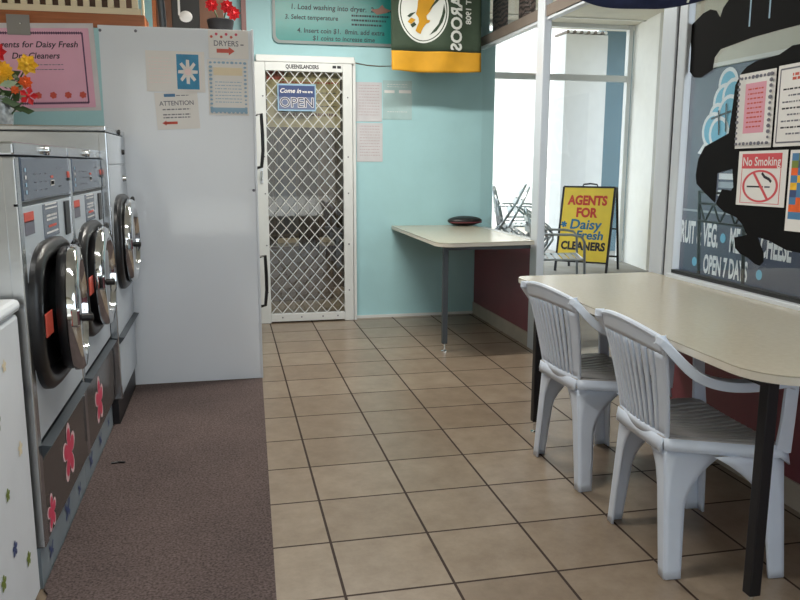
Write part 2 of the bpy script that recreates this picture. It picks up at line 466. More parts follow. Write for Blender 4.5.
b = MB().box((-.045, y0-.006, 1.10), (-.022, y0, 1.22), M_ALU, .002).tube([(-.034, y0, 1.19), (-.034, y0-.03, 1.19), (-.034, y0-.03, 1.13), (-.034, y0, 1.13)], .006, M_CHROME, 8)
b.build('lock_plate', d)
b = MB().text('QUEENSLANDERS', .29, 0, 0, .040, M_INK, sx=.78, bold=.0012).rect(.52, -.004, .548, .016, 0, M_INK).rect(.556, -.004, .585, .016, 0, M_INK)
b.build('lettering', d, loc=(0, y0-.001, 1.967), rot=R_BACK)

# small back room seen through the door
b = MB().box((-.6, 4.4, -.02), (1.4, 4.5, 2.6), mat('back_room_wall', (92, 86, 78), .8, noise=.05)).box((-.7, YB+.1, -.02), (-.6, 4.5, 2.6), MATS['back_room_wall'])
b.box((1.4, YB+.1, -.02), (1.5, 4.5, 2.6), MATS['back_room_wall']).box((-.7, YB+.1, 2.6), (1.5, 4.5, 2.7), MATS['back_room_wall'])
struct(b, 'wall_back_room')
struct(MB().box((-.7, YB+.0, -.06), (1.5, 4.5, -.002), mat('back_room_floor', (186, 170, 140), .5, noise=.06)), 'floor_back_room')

# ------------------------------------------------------------------ surroundings outside
struct(MB().box((-30, -40, -.08), (40, 30, -.02), M_CONC), 'ground_outside')
struct(MB().box((XR+.05, -4.7, -.018), (4.72, 9, -.004), M_CONC), 'floor_porch')
b = MB().box((4.7, -3, -.02), (4.85, 4.83, 2.24), M_BLUEWALL).box((4.68, -3, .745), (4.70, 4.8, .765), M_KICK)
struct(b, 'wall_shopfront')
b = MB().box((4.7, -3, 2.24), (4.9, 4.83, 3.0), M_SOFFIT).box((4.66, -3, 2.24), (4.7, 4.83, 2.28), M_EXTWHITE)
struct(b, 'wall_shopfront_upper')
struct(MB().prism([(4.85, 4.83), (4.85, 5.8), (4.74, 5.8), (4.585, 4.94), (4.67, 4.83)], -.02, 3.0, M_EXTWHITE), 'wall_porch_end')
b = MB().box((XR+.06, -3.2, 2.95), (4.9, 6.2, 3.05), M_SOFFIT)
for i in range(9):
    b.box((XR+.1, -3+i*1.05, 2.935), (4.7, -2.97+i*1.05, 2.95), M_EXTWHITE)
b.box((XR+.06, 6.2, 3.5), (9, 6.98, 3.6), M_SOFFIT).box((XR+.06, 6.2, 3.05), (9, 6.26, 3.5), M_SOFFIT)  # unseen slab and riser added to keep sun off the grey pillar
struct(b, 'ceiling_porch_and_sun_block')
# glazed screen across the end of the porch
b = MB()
for z0_, z1_ in ((2.27, 2.345), (2.90, 2.95)):
    b.box((XR+.06, 5.78, z0_), (4.72, 5.84, z1_), M_ALUW)
b.box((4.655, 5.76, 0), (4.71, 5.84, 2.95), M_ALUW)
b.box((XR+.06, 5.78, 0), (XR+.12, 5.84, 2.95), M_ALUW)
struct(b, 'trim_6')
struct(MB().box((XR+.1, 5.80, .02), (4.66, 5.806, 2.93), M_GLASS), 'window_4')
struct(MB().box((-2, 11.9, -.05), (12, 12.1, 4.6), M_EXTWHITE), 'wall_far')
b = MB().box((4.37, 7.0, -.05), (5.0, 7.4, 3.03), M_GREYWALL)
for i in range(12): b.tube([(4.39+i*.052, 6.99, 3.06), (4.39+i*.052, 7.4, 3.06)], .024, M_GREYWALL if i % 2 else M_RAIL, 8)
struct(b, 'pillar_grey')
struct(MB().box((5.0, 7.1, -.05), (7.4, 7.3, 3.4), M_EXTTEAL), 'wall_neighbour')
struct(MB().box((XR+.07, YB-.0, -.02), (XR+.125, YB+.10, 2.3), M_TEAL), 'wall_corner_outside')
struct(MB().box((-4, YF-3.2, 2.62), (5.5, YF-.12, 2.72), M_SOFFIT), 'roof_sun_block_awning')  # awning added out of view to keep sun out of the shop
struct(MB().box((-14, -24, -.05), (14, -23, 4.2), mat('far_shops', (168, 160, 150), .8, noise=.15, nscale=1)), 'wall_across_street')

# ------------------------------------------------------------------ carpet
b = MB()
b.prism([(-.133, 1.06), (-.838, 1.06), (-.838, .378), (-.868, .378), (-.868, -1.12), (-.85, -1.15), (-.85, -4.6), (-.29, -4.6)], .0005, .009, M_CARPET)
tag(b.build('carpet_runner'), 'brown flecked carpet runner along the row of washing machines', 'carpet')
b = MB().tube([(-.81, -.15, .0135), (-.785, -.142, .0135), (-.755, -.15, .0135)], .0045, M_BLACK, 6)
tag(b.build('carpet_scrap'), 'small black scrap lying on the brown carpet', 'scrap')

# ------------------------------------------------------------------ washers
def flower_pts(cx, cy, r, n=5, r2=.42, sx=1):
    out = []
    for k in range(n*8):
        a = 2*PI*k/(n*8)
        q = r*(r2 + (1-r2)*abs(math.cos(a*n/2))**.8)
        out.append((cx+q*math.cos(a+.3)*sx, cy+q*math.sin(a+.3)))
    return out
def sticker(parent, name, pts, x, y, z, m, m2=None, rot=0, scale=1):
    b = MB()
    if m2: b.flat([(px_*1.22, py_*1.22) for px_, py_ in pts], 0, m2)
    b.flat(pts, .0008, m)
    return b.build(name, parent, loc=(x, y, z), rot=R_LEFT)
def butterfly(s):
    return [(0,-.5*s),(.12*s,-.1*s),(.55*s,-.55*s),(.75*s,-.2*s),(.35*s,.05*s),(.85*s,.55*s),(.6*s,.8*s),(.12*s,.25*s),(0,.5*s),(-.12*s,.25*s),(-.6*s,.8*s),(-.85*s,.55*s),(-.35*s,.05*s),(-.75*s,-.2*s),(-.55*s,-.55*s),(-.12*s,-.1*s)]

def door_assembly(root, yc, zc, R, angle, xface, sw=.30, soff=.03, tagged=True):
    # black moulded surround on the machine (rounded, wider than tall)
    g = MB(); n = 56; hw = min(.30, sw); hh = R+.03
    def sup(a, k): 
        c_, s_ = math.cos(a), math.sin(a)
        return (abs(c_)**.62*(1 if c_ > 0 else -1)*(hw-k), abs(s_)**.72*(1 if s_ > 0 else -1)*(hh-k))
    rows = [(0, 0), (.016, 0), (.028, .010), (.033, .03), (.020, .055), (.006, .065), (.004, .09)]
    vs = []; fs = []
    for h_, k_ in rows:
        for i in range(n):
            y_, z_ = sup(2*PI*i/n, k_); vs.append((xface+h_, yc+y_-soff, zc+z_))
    for r_ in range(len(rows)-1):
        for i in range(n): fs.append((r_*n+i, r_*n+(i+1) % n, (r_+1)*n+(i+1) % n, (r_+1)*n+i))
    fs.append(tuple((len(rows)-1)*n+i for i in range(n)))
    g.add(vs, fs, M_RUBBER)
    sr = g.build('door_surround', root, smooth=True)
    if tagged: MB().box((xface+.030, yc-hw+.045-soff, zc-.04), (xface+.034, yc-hw+.135-soff, zc+.03), M_INKRED, .002).build('red_warning_label', sr)
    # hinged door, hinge on the far side
    dr = thing('door', None, None, (xface+.022, yc+R*.97, zc), (0, 0, angle)); dr.parent = root
    c = (0, -R*.97, 0)
    MB().lathe([(R*.72, -.012), (R*.80, -.02), (R*.97, -.016), (R*1.0, -.004), (R*1.0, .010), (R*.99, .012)], M_RUBBER, 56, 'x', c).build('inner_ring', dr, smooth=True)
    MB().lathe([(R*.99, .012), (R*1.03, .014), (R*1.03, .022), (R*1.02, .036), (R*.97, .046), (R*.80, .048), (R*.76, .035), (R*.74, .015)], M_CHROME, 56, 'x', c).build('chrome_rim', dr, smooth=True)
    pr = []
    for k in range(9):
        a = PI/2*k/8
        pr.append((R*.74*math.cos(a), -.005-.075*math.sin(a)))
    b = MB().lathe(pr, M_BOWL, 48, 'x', c)
    b.lathe([(R*.75, .030), (R*.5, .038), (0, .040)], M_BOWL, 48, 'x', c)
    b.build('door_window', dr, smooth=True)
    # handle on the free edge
    b = MB().tube([(.03, -R*1.93, 0), (.055, -R*1.93, 0)], .006, M_CHROME, 10)
    b.box((.02, -R*2.0, -.03), (.05, -R*1.84, .03), M_CHROME, .008)
    h = b.build('handle', dr)
    MB().tube([(.050, -R*1.93, 0), (.053, -R*1.93, 0), (.084, -R*1.93, 0), (.087, -R*1.93, 0)], [.008, .013, .013, .008], M_BLACK, 12).build('handle_grip', dr, smooth=True)
    # hinge arm loops top and bottom
    for s_ in (1, -1):
        MB().tube([(.0, -R*.55, s_*R*.84), (.03, -R*.45, s_*R*.99), (.025, -R*.25, s_*R*1.02), (-.005, -R*.12, s_*R*.80)], .010, M_RUBBER, 8).build('hinge_loop', dr, smooth=True)
    return dr

def make_washer(y0, y1, label, a_door, first):
    XF = -.86; W = y1-y0
    root = thing('front_load_washer', label, 'washing machine', (XF, y0, 0), (0, 0, 0), 'front loading washers beside the carpet')
    # local: x out of the face (0 = face), y along the row 0..W
    MB().box((-.72, .004, .13), (-.004, W-.004, 1.267), M_STEEL, .004).build('cabinet', root)
    b = MB().box((-.72, .002, 1.270), (.004, W-.002, 1.306), M_STEEL, .006)
    lid = b.build('top_cover', root)
    MB().lathe([(0, .016), (.012, .016), (.015, .012), (.015, 0)], M_CHROME, 20, 'x', (.004, W*.51, 1.288)).lathe([(0, .0165), (.006, .0165)], M_BLACK, 12, 'x', (.004, W*.51, 1.288)).build('key_lock', lid, smooth=True)
    # control panel
    b = MB().box((-.01, .062, 1.142), (.006, W-.008, 1.265), M_CTRL, .004)
    cp = b.build('control_panel', root)
    b = MB()
    for k in range(4): b.rect(.03, .006+.021*k, .046, .017+.021*k, 0, M_INKPALEB if k != 2 else M_PAPER)
    b.rect(.06, .004, .063, .082, 0, M_INKGREY)
    for k in range(3):
        for j in range(3): b.rect(.14+.07*j, .012+.024*k, .165+.07*j, .015+.024*k, 0, M_INKGREY)
    b.rect(.36, .046, .40, .054, 0, M_INKRED).rect(.355, .022, .41, .040, 0, M_PAPER).rect(.36, .025, .405, .037, 0, M_INK)
    b.rect(.48, .015, .52, .018, 0, M_INK).rect(.47, .075, .55, .078, 0, M_INKGREY)
    b.build('printed_scale', root, loc=(.0072, .062, 1.155), rot=R_LEFT)
    MB().box((.004, W-.045, 1.197), (.010, W-.016, 1.220), M_INKRED, .003).box((.004, W-.045, 1.187), (.011, W-.018, 1.196), M_BLACK).build('start_button', root)
    MB().box((-.006, 0, 1.131), (.004, W, 1.138), M_BLACK).build('panel_seam', root)
    # corner rail
    MB().box((-.03, .0, .13), (.005, .045, 1.265), M_STEEL, .004).build('corner_strip', root)
    # front face plate
    face = MB().box((-.004, .05, .445), (.003, W-.004, 1.128), M_STEELP, .003).build('face_plate', root)
    b = MB()
    b.box((.003, .06, 1.045), (.0045, .17, 1.085), M_INKGREY).box((.003, .06, 1.082), (.0045, .17, 1.110), M_INKRED)
    b.build('red_instruction_label', root)
    b = MB().box((.003, .29, 1.015), (.0045, .51, 1.122), M_CTRL)
    b.build('grey_instruction_label', root)
    b = MB()
    for k in range(2): b.rect(.02, .085+.012*k, .19, .090+.012*k, 0, M_PAPER)
    lines(b, .03, .18, [.064, .052], .007, 0, M_PAPER)
    b.rect(.05, .026, .17, .034, 0, M_INKRED).rect(.02, .008, .19, .014, 0, M_PAPER)
    b.build('printed_lines', root, loc=(.0052, .30, 1.02), rot=R_LEFT)
    b = MB().box((.003, W-.13, 1.0), (.009, W-.055, 1.118), M_BLACK, .003)
    b.build('coin_slot', root)
    # ledge handle
    b = MB()
    b.add([(0, .05, .43), (0, W-.006, .43), (.03, W-.006, .425), (.03, .05, .425), (0, .05, .385), (0, W-.006, .385)],
          [(0, 1, 2, 3)[::-1], (3, 2, 5, 4)[::-1], (0, 3, 4)[::-1], (1, 5, 2)[::-1]], M_GREYMETAL)
    b.build('ledge_handle', root)
    MB().box((-.004, .05, .135), (.003, W-.004, .384), M_DARKSTEEL, .003).build('lower_panel', root)
    b = MB().box((-.01, W-.022, .20), (.008, W-.012, .38), M_STEEL)
    b.build('lower_panel_latch', root)
    MB().box((-.05, .0, .0), (-.012, W, .13), M_KICK).build('kick_plate', root)
    door_assembly(root, W*.49, .785, .200, a_door, .002)
    return root
w1 = make_washer(-1.105, -.365, 'steel front-load washer next to the white top-load washer, door ajar', .10, True)
for (yy, zz, r) in ((-.70, .275, .085), (-1.0, .195, .05)):
    sticker(w1, 'pink_flower_sticker', flower_pts(0, 0, r), .0042, yy+1.105, zz, M_PINKF, M_PALEF)
for (yy, zz, s_) in ((-.98, .06, .035), (-.72, .07, .05), (-.50, .055, .03)):
    sticker(w1, 'butterfly_sticker', butterfly(s_), -.011, yy+1.105, zz, M_NAVYST)
w2 = make_washer(-.363, .375, 'steel front-load washer in the middle of the steel row', .015, False)
sticker(w2, 'pink_flower_sticker', flower_pts(0, 0, .085), .0042, .31, .262, M_PINKF, M_PALEF)
for (yy, s_) in ((.12, .045), (.36, .04), (.60, .03)):
    sticker(w2, 'butterfly_sticker', butterfly(s_), -.011, yy, .065, M_NAVYST)

# tall third washer
XF = -.83; y0_, y1_ = .382, 1.058; W = y1_-y0_
w3 = thing('front_load_washer', 'tall steel front-load washer against the white partition panel', 'washing machine', (XF, y0_, 0), (0, 0, 0), 'front loading washers beside the carpet')
MB().box((-.78, .004, .13), (-.004, W-.004, 1.388), M_STEEL, .004).build('cabinet', w3)
lid = MB().box((-.79, 0, 1.390), (.006, W-.002, 1.415), M_STEEL, .006).build('top_cover', w3)
MB().lathe([(0, .010), (.012, .010), (.014, 0)], M_BLACK, 16, 'x', (.006, W*.62, 1.402)).build('key_lock', lid)
MB().box((-.004, .03, 1.245), (.004, W-.01, 1.385), M_STEELP, .003).lathe([(0, .012), (.012, .012), (.014, 0)], M_BLACK, 16, 'x', (.004, W*.80, 1.305)).build('control_panel', w3)
MB().box((-.004, .03, .43), (.003, W-.006, 1.238), M_STEELP, .003).build('face_plate', w3)
MB().lathe([(0, .018), (.016, .016), (.02, 0)], M_CHROME, 16, 'x', (.003, W*.80, 1.17)).build('coin_knob', w3, smooth=True)
MB().box((-.03, 0, .13), (.006, .028, 1.386), M_STEEL, .004).build('corner_strip', w3)
b = MB().add([(0, .03, .43), (0, W-.006, .43), (.03, W-.006, .425), (.03, .03, .425), (0, .03, .385), (0, W-.006, .385)],
          [(3, 2, 1, 0), (4, 5, 2, 3), (4, 3, 0), (2, 5, 1)], M_GREYMETAL)
b.build('ledge_handle', w3)
MB().box((-.004, .03, .135), (.003, W-.006, .384), M_STEELP, .003).build('lower_panel', w3)
MB().box((-.05, 0, 0), (-.012, W, .13), M_BLKMETAL).build('kick_plate', w3)
door_assembly(w3, W*.52, .86,   .205, .01, .002, .27, 0, False)

# white top-loader nearest the camera
tl = thing('top_load_washer', 'white enamel top-load washer with small flower stickers, nearest the camera', 'washing machine', (-.868, -1.80, 0))
MB().box((-.66, 0, .02), (0, .655, .845), M_ENAMEL, .012).build('cabinet', tl)
MB().box((-.665, -.004, .850), (.008, .66, .885), M_ENAMEL, .014).build('lid', tl)
MB().box((-.66, 0, .0), (-.03, .655, .02), M_BLACK).build('base', tl)
MB().box((-.66, .0, .885), (-.50, .655, 1.02), M_ENAMEL, .02).build('control_panel', tl)
for (yy, zz, r, m) in ((-1.417, .62, .028, M_OLIVE), (-1.385, .42, .018, M_OLIVE), (-1.365, .264, .022, M_NAVYST), (-1.25, .175, .022, M_OLIVE), (-1.48, .231, .022, M_OLIVE), (-1.24, .49, .022, M_CREAM), (-1.32, .74, .018, M_CREAM)):
    sticker(tl, 'flower_sticker', flower_pts(0, 0, r), .001, yy+1.80, zz, m)

# ------------------------------------------------------------------ stacked dryer behind the white panel
dr = thing('stacked_dryer', 'stacked dryer whose tall white laminate side faces the room', 'dryer', (-.93, 1.072, 0))
MB().box((.0, 0, .004), (.79, .012, 1.962), M_WHITEPANEL, .002).build('side_panel', dr)
b = MB().box((.79, -.004, .004), (.803, .02, 1.968), M_ALU, .002)
b.build('edge_trim', dr)
MB().box((.02, .012, .10), (.785, .78, 1.955), M_ENAMEL, .004).build('cabinet', dr)
MB().box((.05, .012, 0), (.75, .78, .10), M_BLACK).build('plinth', dr)
for z_ in (1.38, .56):
    q = thing('door', None, None, (.785, .37, z_)); q.parent = dr
    MB().lathe([(.26, 0), (.265, .012), (.25, .022), (.20, .024), (.19, .015)], M_CHROME, 40, 'x').build('rim', q, smooth=True)
    MB().lathe([(.19, .012), (.1, .006), (0, .004)], M_BOWL, 40, 'x').build('door_window', q, smooth=True)
    MB().tube([(.01, -.22, .14), (.055, -.22, .15), (.06, -.205, .03), (.06, -.205, -.06), (.05, -.21, -.15), (.01, -.21, -.16)], .010, M_BLACK, 8).build('handle', q, smooth=True)
for x_, z_ in ((.012, 1.935), (.19, 1.938), (.78, 1.1)):
    MB().lathe([(0, -.004), (.007, -.003), (.008, 0)], M_INKGREY, 10, 'y', (x_, 0, z_)).build('panel_screw', dr)

# papers on the white panel
def paper(name, label, cat, cx, cz, w, h, y, draw, m=M_PAPER, tilt=0, rot=R_BACK, x=None, group=None, th=.0012):
    b = MB(); b.box((-w/2, -h/2, 0), (w/2, h/2, th), m)
    draw(b, w, h, th+.0005)
    loc = (cx, y, cz) if x is None else (x, cx, cz)
    e = Euler(rot); M = e.to_matrix().to_4x4() @ Matrix.Rotation(tilt, 4, 'Z')
    o = b.build(name, loc=loc, rot=M.to_euler())
    return tag(o, label, cat, group)
YPN = 1.0700
def d_card(b, w, h, z):
    lines(b, -w*.45, -w*.08, [h*.32-i*h*.085 for i in range(8)], .003, z, M_PALEPINK)
    b.rect(w*.02, -h*.43, w*.40, h*.43, z, mat('card_blue', (40, 132, 176), .3, noise=.15, nscale=20))
    for k in range(8):
        a = 2*PI*k/8
        b.flat([(w*.21+.014*math.cos(a)-.010*math.sin(a), .014*math.sin(a)+.010*math.cos(a)), (w*.21+.014*math.cos(a)+.010*math.sin(a), .014*math.sin(a)-.010*math.cos(a)), (w*.21+.05*math.cos(a)+.008*math.sin(a), .062*math.sin(a)-.008*math.cos(a)), (w*.21+.052*math.cos(a)-.008*math.sin(a), .064*math.sin(a)+.008*math.cos(a))], z+.0006, M_PAPER)
    b.flat([(w*.21+.018*math.cos(2*PI*k/14), .018*math.sin(2*PI*k/14)) for k in range(14)], z+.001, M_PALEPINK)
def d_notice(b, w, h, z):
    b.rect(-w*.28, h*.38, -w*.02, h*.46, z, M_INKBLUE)
    lines(b, 0, w*.3, [h*.41], .004, z, M_INKGREY)
    b.text('ATTENTION', 0, h*.20, z, .034, M_INKGREY, sx=.95, bold=.0004)
    lines(b, -w*.34, w*.3, [h*.04, -h*.10, -h*.18], .006, z, M_INKGREY)
    b.rect(-w*.30, -h*.36, -w*.02, -h*.29, z, M_INKRED)
    b.flat([(-w*.38, -h*.325), (-w*.28, -h*.26), (-w*.28, -h*.39)], z, M_INKRED)
def d_dryers(b, w, h, z):
    for k in range(6): b.flat([(-w*.42+w*.13*k*.95+.008*math.cos(2*PI*j/6), h*.28+(.01 if k % 2 else -.004)+.008*math.sin(2*PI*j/6)) for j in range(6)], z, M_INKRED if k % 2 == 0 else M_PINKF)
    b.text('DRYERS', -w*.06, h*.02, z, .040, M_INKGREY, sx=.95, bold=.0004); b.rect(w*.30, -.004, w*.38, .002, z, M_INKGREY)
    b.rect(-w*.30, -h*.30, w*.0, -h*.16, z, M_INKRED); b.flat([(0, -h*.38), (w*.15, -h*.23), (0, -h*.08)], z, M_INKRED)
def frame_wavy(b, w, h, z, m, t=.022, n=10):
    for side in range(4):
        L = w if side % 2 == 0 else h
        k = max(4, int(L/.022))
        for i in range(k):
            k_ = side*23+i; s = (i+.5)/k-.5; r_ = t*random.uniform(.24, .42)
            cx, cy = ((s*w*.95, h/2-t*.6), (w/2-t*.6, s*h*.95), (s*w*.95, -h/2+t*.6), (-w/2+t*.6, s*h*.95))[side]
            b.flat([(cx+r_*math.cos(2*PI*j/6+i), cy+r_*.7*math.sin(2*PI*j/6+i)) for j in range(6)], z+.00015*(k_ % 90), m)
def d_blue(b, w, h, z):
    frame_wavy(b, w, h, z, M_INKPALEB, .026)
    b.rect(-w*.36, h*.22, w*.36, h*.36, z, M_CREAM)
    lines(b, -w*.33, w*.33, [h*.10-i*h*.06 for i in range(7)], .004, z, M_INKPALEB)
    b.rect(-w*.46, -h*.44, w*.46, -h*.36, z, M_INKPALEB)
paper('flower_card', 'landscape card with a white flower on blue, on the white panel', 'notice', -.545, 1.735, .305, .212, YPN, d_card)
paper('notice_sheet', 'curling plastic-sleeved sheet with red arrow hung below the flower card', 'notice', -.545, 1.53, .225, .195, YPN, d_notice, tilt=.05, m=M_PAPER)
paper('dryers_sign', 'small sign reading DRYERS above a red arrow pointing right', 'sign', -.262, 1.885, .212, .15, YPN, d_dryers)
paper('notice_sheet', 'glossy sleeved notice with pale blue patterned border under the DRYERS sign', 'notice', -.270, 1.657, .215, .295, YPN, d_blue)

# pink poster
def d_poster(b, w, h, z):
    for yy in (h*.44, -h*.44): b.rect(-w*.47, yy-.003, w*.44, yy+.003, z, M_PLUM)
    b.rect(w*.44, -h*.445, w*.452, h*.445, z, M_PLUM)
    k = 0
    while -w*.47 + k*.011 < w*.44:
        for yy in (h*.44, -h*.44): b.rect(-w*.47+k*.011, yy-.007, -w*.47+k*.011+.005, yy+.007, z, M_PLUM)
        k += 1
    b.text('Agents for Daisy Fresh', .25, .118, z, .0425, M_INK, 'RIGHT', sx=1.03, shear=.25, bold=.0007)
    b.text('Dry Cleaners', .155, .062, z, .0425, M_INK, 'RIGHT', sx=1.0, shear=.25, bold=.0007)
    lines(b, .03, .17, [.018, -.006], .004, z, M_INKGREY)
    for k in range(8):
        b.flat(flower_pts(w*.405-k*.073, -h*.34, .018, 6, .75), z, M_INKRED)
PW, PH = .62, .40
paper('poster', 'pink poster with black italic heading about dry cleaners, on the teal partition', 'poster', -.955-PW/2-.012, 1.730, PW, PH, 1.0645, d_poster, m=M_PAPERPINK, tilt=.035)
b = MB().box((-.62/2-.03, -.22, 0), (.62/2+.028, .222, .0015), M_CLEAR)
M_ = Euler(R_BACK).to_matrix().to_4x4() @ Matrix.Rotation(.035, 4, 'Z')
tag(b.build('backing_sheet', loc=(-.955-PW/2-.015, 1.0675, 1.733), rot=M_.to_euler()), 'clear laminate sheet around the pink poster', 'sheet')
b = MB().box((-.055, -.05, 0), (.055, .05, .002), M_TAPE).ball((.01, .005, .003), .006, M_CHROME, 8)
tag(b.build('tape_patch', loc=(-1.31, 1.062, 1.945), rot=R_BACK), 'square grey tape patch with a pin above the pink poster', 'tape')

# ------------------------------------------------------------------ shelf clutter above the partition
b = MB().box((-1.70, 1.08, 1.948), (-.69, 1.30, 2.02), M_TIMBER, .004)
tag(b.build('timber_beam'), 'varnished brown timber beam along the top of the teal partition', 'beam')
fn = thing('picket_rail', 'cream plastic picket rail standing on the timber beam', 'rail', (-.71, 1.09, 2.02))
MB().box((-.98, 0, 0), (0, .02, .034), M_CREAM, .003).build('bottom_rail', fn)
MB().box((-.98, 0, .30), (0, .02, .33), M_CREAM, .003).build('top_rail', fn)
for k in range(16):
    MB().box((-.044-.0605*k, .002, .034), (-.0135-.0605*k, .018, .30), M_CREAM, .002).build('picket', fn)
MB().tube([(.012, .006, -.04), (.012, .006, .33)], .007, M_CREAM, 8).build('end_post', fn)
MB().box((-.98, .04, .0), (-.02, .05, .33), M_DKTIMBER).build('backing_board', fn)

def rest(z=1.966): return z
b = MB().box((-.66, 1.45, 1.957), (-.28, 1.47, 2.42), M_DKTIMBER, .004).box((-.68, 1.44, 1.957), (-.66, 1.49, 2.42), M_TIMBER)
tag(b.build('wooden_board'), 'dark wooden board leaning behind the black ornament on the dryer', 'board')
pts = [(-.10*math.cos(a)*.75, 0, .21-.21*math.cos(a*1)) for a in [PI*k/14 for k in range(15)]]
b = MB().tube([(-.08+.07*math.sin(k/10*PI*.55), 0, .42-.042*k) for k in range(11)], .02, M_GREYMETAL, 10)
tag(b.build('bent_grey_pipe', loc=(-.60, 1.22, 1.977), smooth=True), 'curved grey pipe leaning on the dryer top beside the timber beam', 'pipe')
od = thing('note_ornament', 'black plaque with a white music note on the dryer top', 'ornament', (-.485, 1.20, 1.957))
MB().box((-.075, 0, .0), (.075, .02, .34), M_BLACK, .004).box((-.04, .0, .0), (.04, .07, .012), M_BLACK).build('plaque', od)
b = MB().ball((-.0, -.006, .085), .036, M_PAPER, 16, sx=1.0, sy=.25, sz=.85).box((-.040, -.010, .09), (-.028, -.002, .30), M_PAPER).ring2(0, 0, .001, .0005, 0, M_PAPER)
b.build('white_note', od, smooth=True)
pot = thing('dark_flower_pot', 'dark pot holding red artificial flowers on the dryer top', 'pot', (-.30, 1.25, 1.957))
MB().lathe([(0, 0), (.06, 0), (.075, .08), (.07, .085), (.062, .08), (.05, .02), (0, .02)], M_BLKMETAL, 20).build('pot_body', pot, smooth=True)

def bloom(mb, c, r, m, n=10, layers=3, seed=0):
    rnd = random.Random(seed)
    for l in range(layers):
        rr = r*(1-l*.25); up_ = l*r*.22
        for k in range(n):
            a = 2*PI*(k+.5*l)/n + rnd.uniform(-.1, .1)
            ca, sa = math.cos(a), math.sin(a)
            w_ = rr*.34
            # petals face the camera (-y): radial plane xz
            P0 = (c[0]+ca*r*.08, c[1]-up_, c[2]+sa*r*.08)
            P1 = (c[0]+ca*rr*.6-sa*w_, c[1]-up_-r*.12, c[2]+sa*rr*.6+ca*w_)
            P2 = (c[0]+ca*rr, c[1]-up_-r*.02, c[2]+sa*rr)
            P3 = (c[0]+ca*rr*.6+sa*w_, c[1]-up_-r*.12, c[2]+sa*rr*.6-ca*w_)
            mb.add([P0, P1, P2, P3], [(0, 1, 2, 3)], m)
    mb.ball((c[0], c[1]-layers*r*.2, c[2]), r*.22, m, 8)
def flower(label, base, top, r, m, n, layers, name, group, leaf=True, seed=0, lm=None):
    root = thing(name, label, 'flower', base, group=group)
    t = Vector(top)-Vector(base)
    MB().tube([(0, 0, 0), tuple(t*.5+Vector((.004, 0, .01))), tuple(t+Vector((0, .008, 0)))], .004, M_LEAF, 6).build('stem', root, smooth=True)
    b = MB(); bloom(b, tuple(t), r, m, n, layers, seed); b.build('petals', root)
    if leaf:
        b = MB(); rnd = random.Random(seed+5); L = lm or M_LEAF
        for k in range(2):
            p = t*(.7-.2*k); a = rnd.uniform(-1, 1)*1.2 + (0 if k else PI*.9)
            dx, dz = math.cos(a)*.085, .055*math.sin(a)
            b.add([tuple(p), tuple(p+Vector((dx*.5-.012, -.014, dz*.5+.02))), tuple(p+Vector((dx, -.02, dz))), tuple(p+Vector((dx*.5+.012, -.014, dz*.5-.02)))], [(0, 1, 2, 3)], L)
        b.build('leaf', root)
    return root
VX, VY, VZ = -1.345, .72, 1.417
vs = thing('flower_vase', 'mottled silver-grey vase on top of the tall washer', 'vase', (VX, VY, VZ))
MB().lathe([(0, 0), (.052, 0), (.058, .03), (.062, .09), (.055, .13), (.06, .145), (.054, .145), (.048, .12), (.05, .04), (0, .02)], M_VASE, 24).build('vase_body', vs, smooth=True)
G = 'artificial flowers in the grey vase'
fl_data = [('large yellow chrysanthemum at the front left of the vase', -1.318, 1.665, .062, M_YEL, 16, 4, 'yellow_chrysanthemum'),
           ('yellow lily-like bloom leaning right over the pink poster', -1.195, 1.705, .052, M_YEL, 7, 2, 'yellow_lily'),
           ('deep red bloom at the top of the vase flowers', -1.325, 1.755, .05, M_RED, 8, 3, 'red_flower'),
           ('orange bloom to the right of the vase rim', -1.212, 1.625, .034, M_ORG, 8, 3, 'orange_flower'),
           ('tiny orange bud below the yellow chrysanthemum', -1.258, 1.588, .022, M_ORG, 8, 2, 'orange_flower'),
           ('red star-shaped flower lowest on the right of the vase', -1.198, 1.560, .045, M_RED, 5, 1, 'red_flower')]
for i, (lab, x_, z_, r, m, n, la, nm) in enumerate(fl_data):
    flower(lab, (VX+.01*(i-3), VY, VZ+.025), (x_, VY-.04-.012*(i % 3), z_), r, m, n, la, nm, G, seed=i, lm=M_PALELEAF if i == 1 else None)
b = MB()
for k in range(44):
    a = random.uniform(0, 2*PI); h_ = random.uniform(.02, .14); q = random.uniform(.02, .09)
    p = Vector((math.cos(a)*q, math.sin(a)*q*.6, h_)); a2 = a+random.uniform(-.6, .6)
    dvec = Vector((math.cos(a2)*.06, math.sin(a2)*.03, random.uniform(-.02, .04))); sd = Vector((-dvec.z, 0, dvec.x))*.3
    b.add([tuple(p), tuple(p+dvec*.5+sd), tuple(p+dvec), tuple(p+dvec*.5-sd)], [(0, 1, 2, 3)], M_LEAF if k % 4 else M_PALELEAF)
tag(b.build('vase_foliage', loc=(VX+.03, VY, VZ+.10)), 'dark green leaves filling the mouth of the grey vase', 'foliage', kind='stuff')
for i, (x_, z_, r) in enumerate(((-.345, 2.11, .038), (-.262, 2.105, .040), (-.228, 2.07, .040))):
    flower(('red artificial flower at the left of the dark pot', 'red artificial flower highest in the dark pot', 'red artificial flower drooping right over the dark pot')[i],
           (-.30, 1.25, 1.985), (x_, 1.2, z_), r, M_RED, 9, 3, 'red_rose', 'red flowers in the dark pot', seed=20+i, leaf=False)

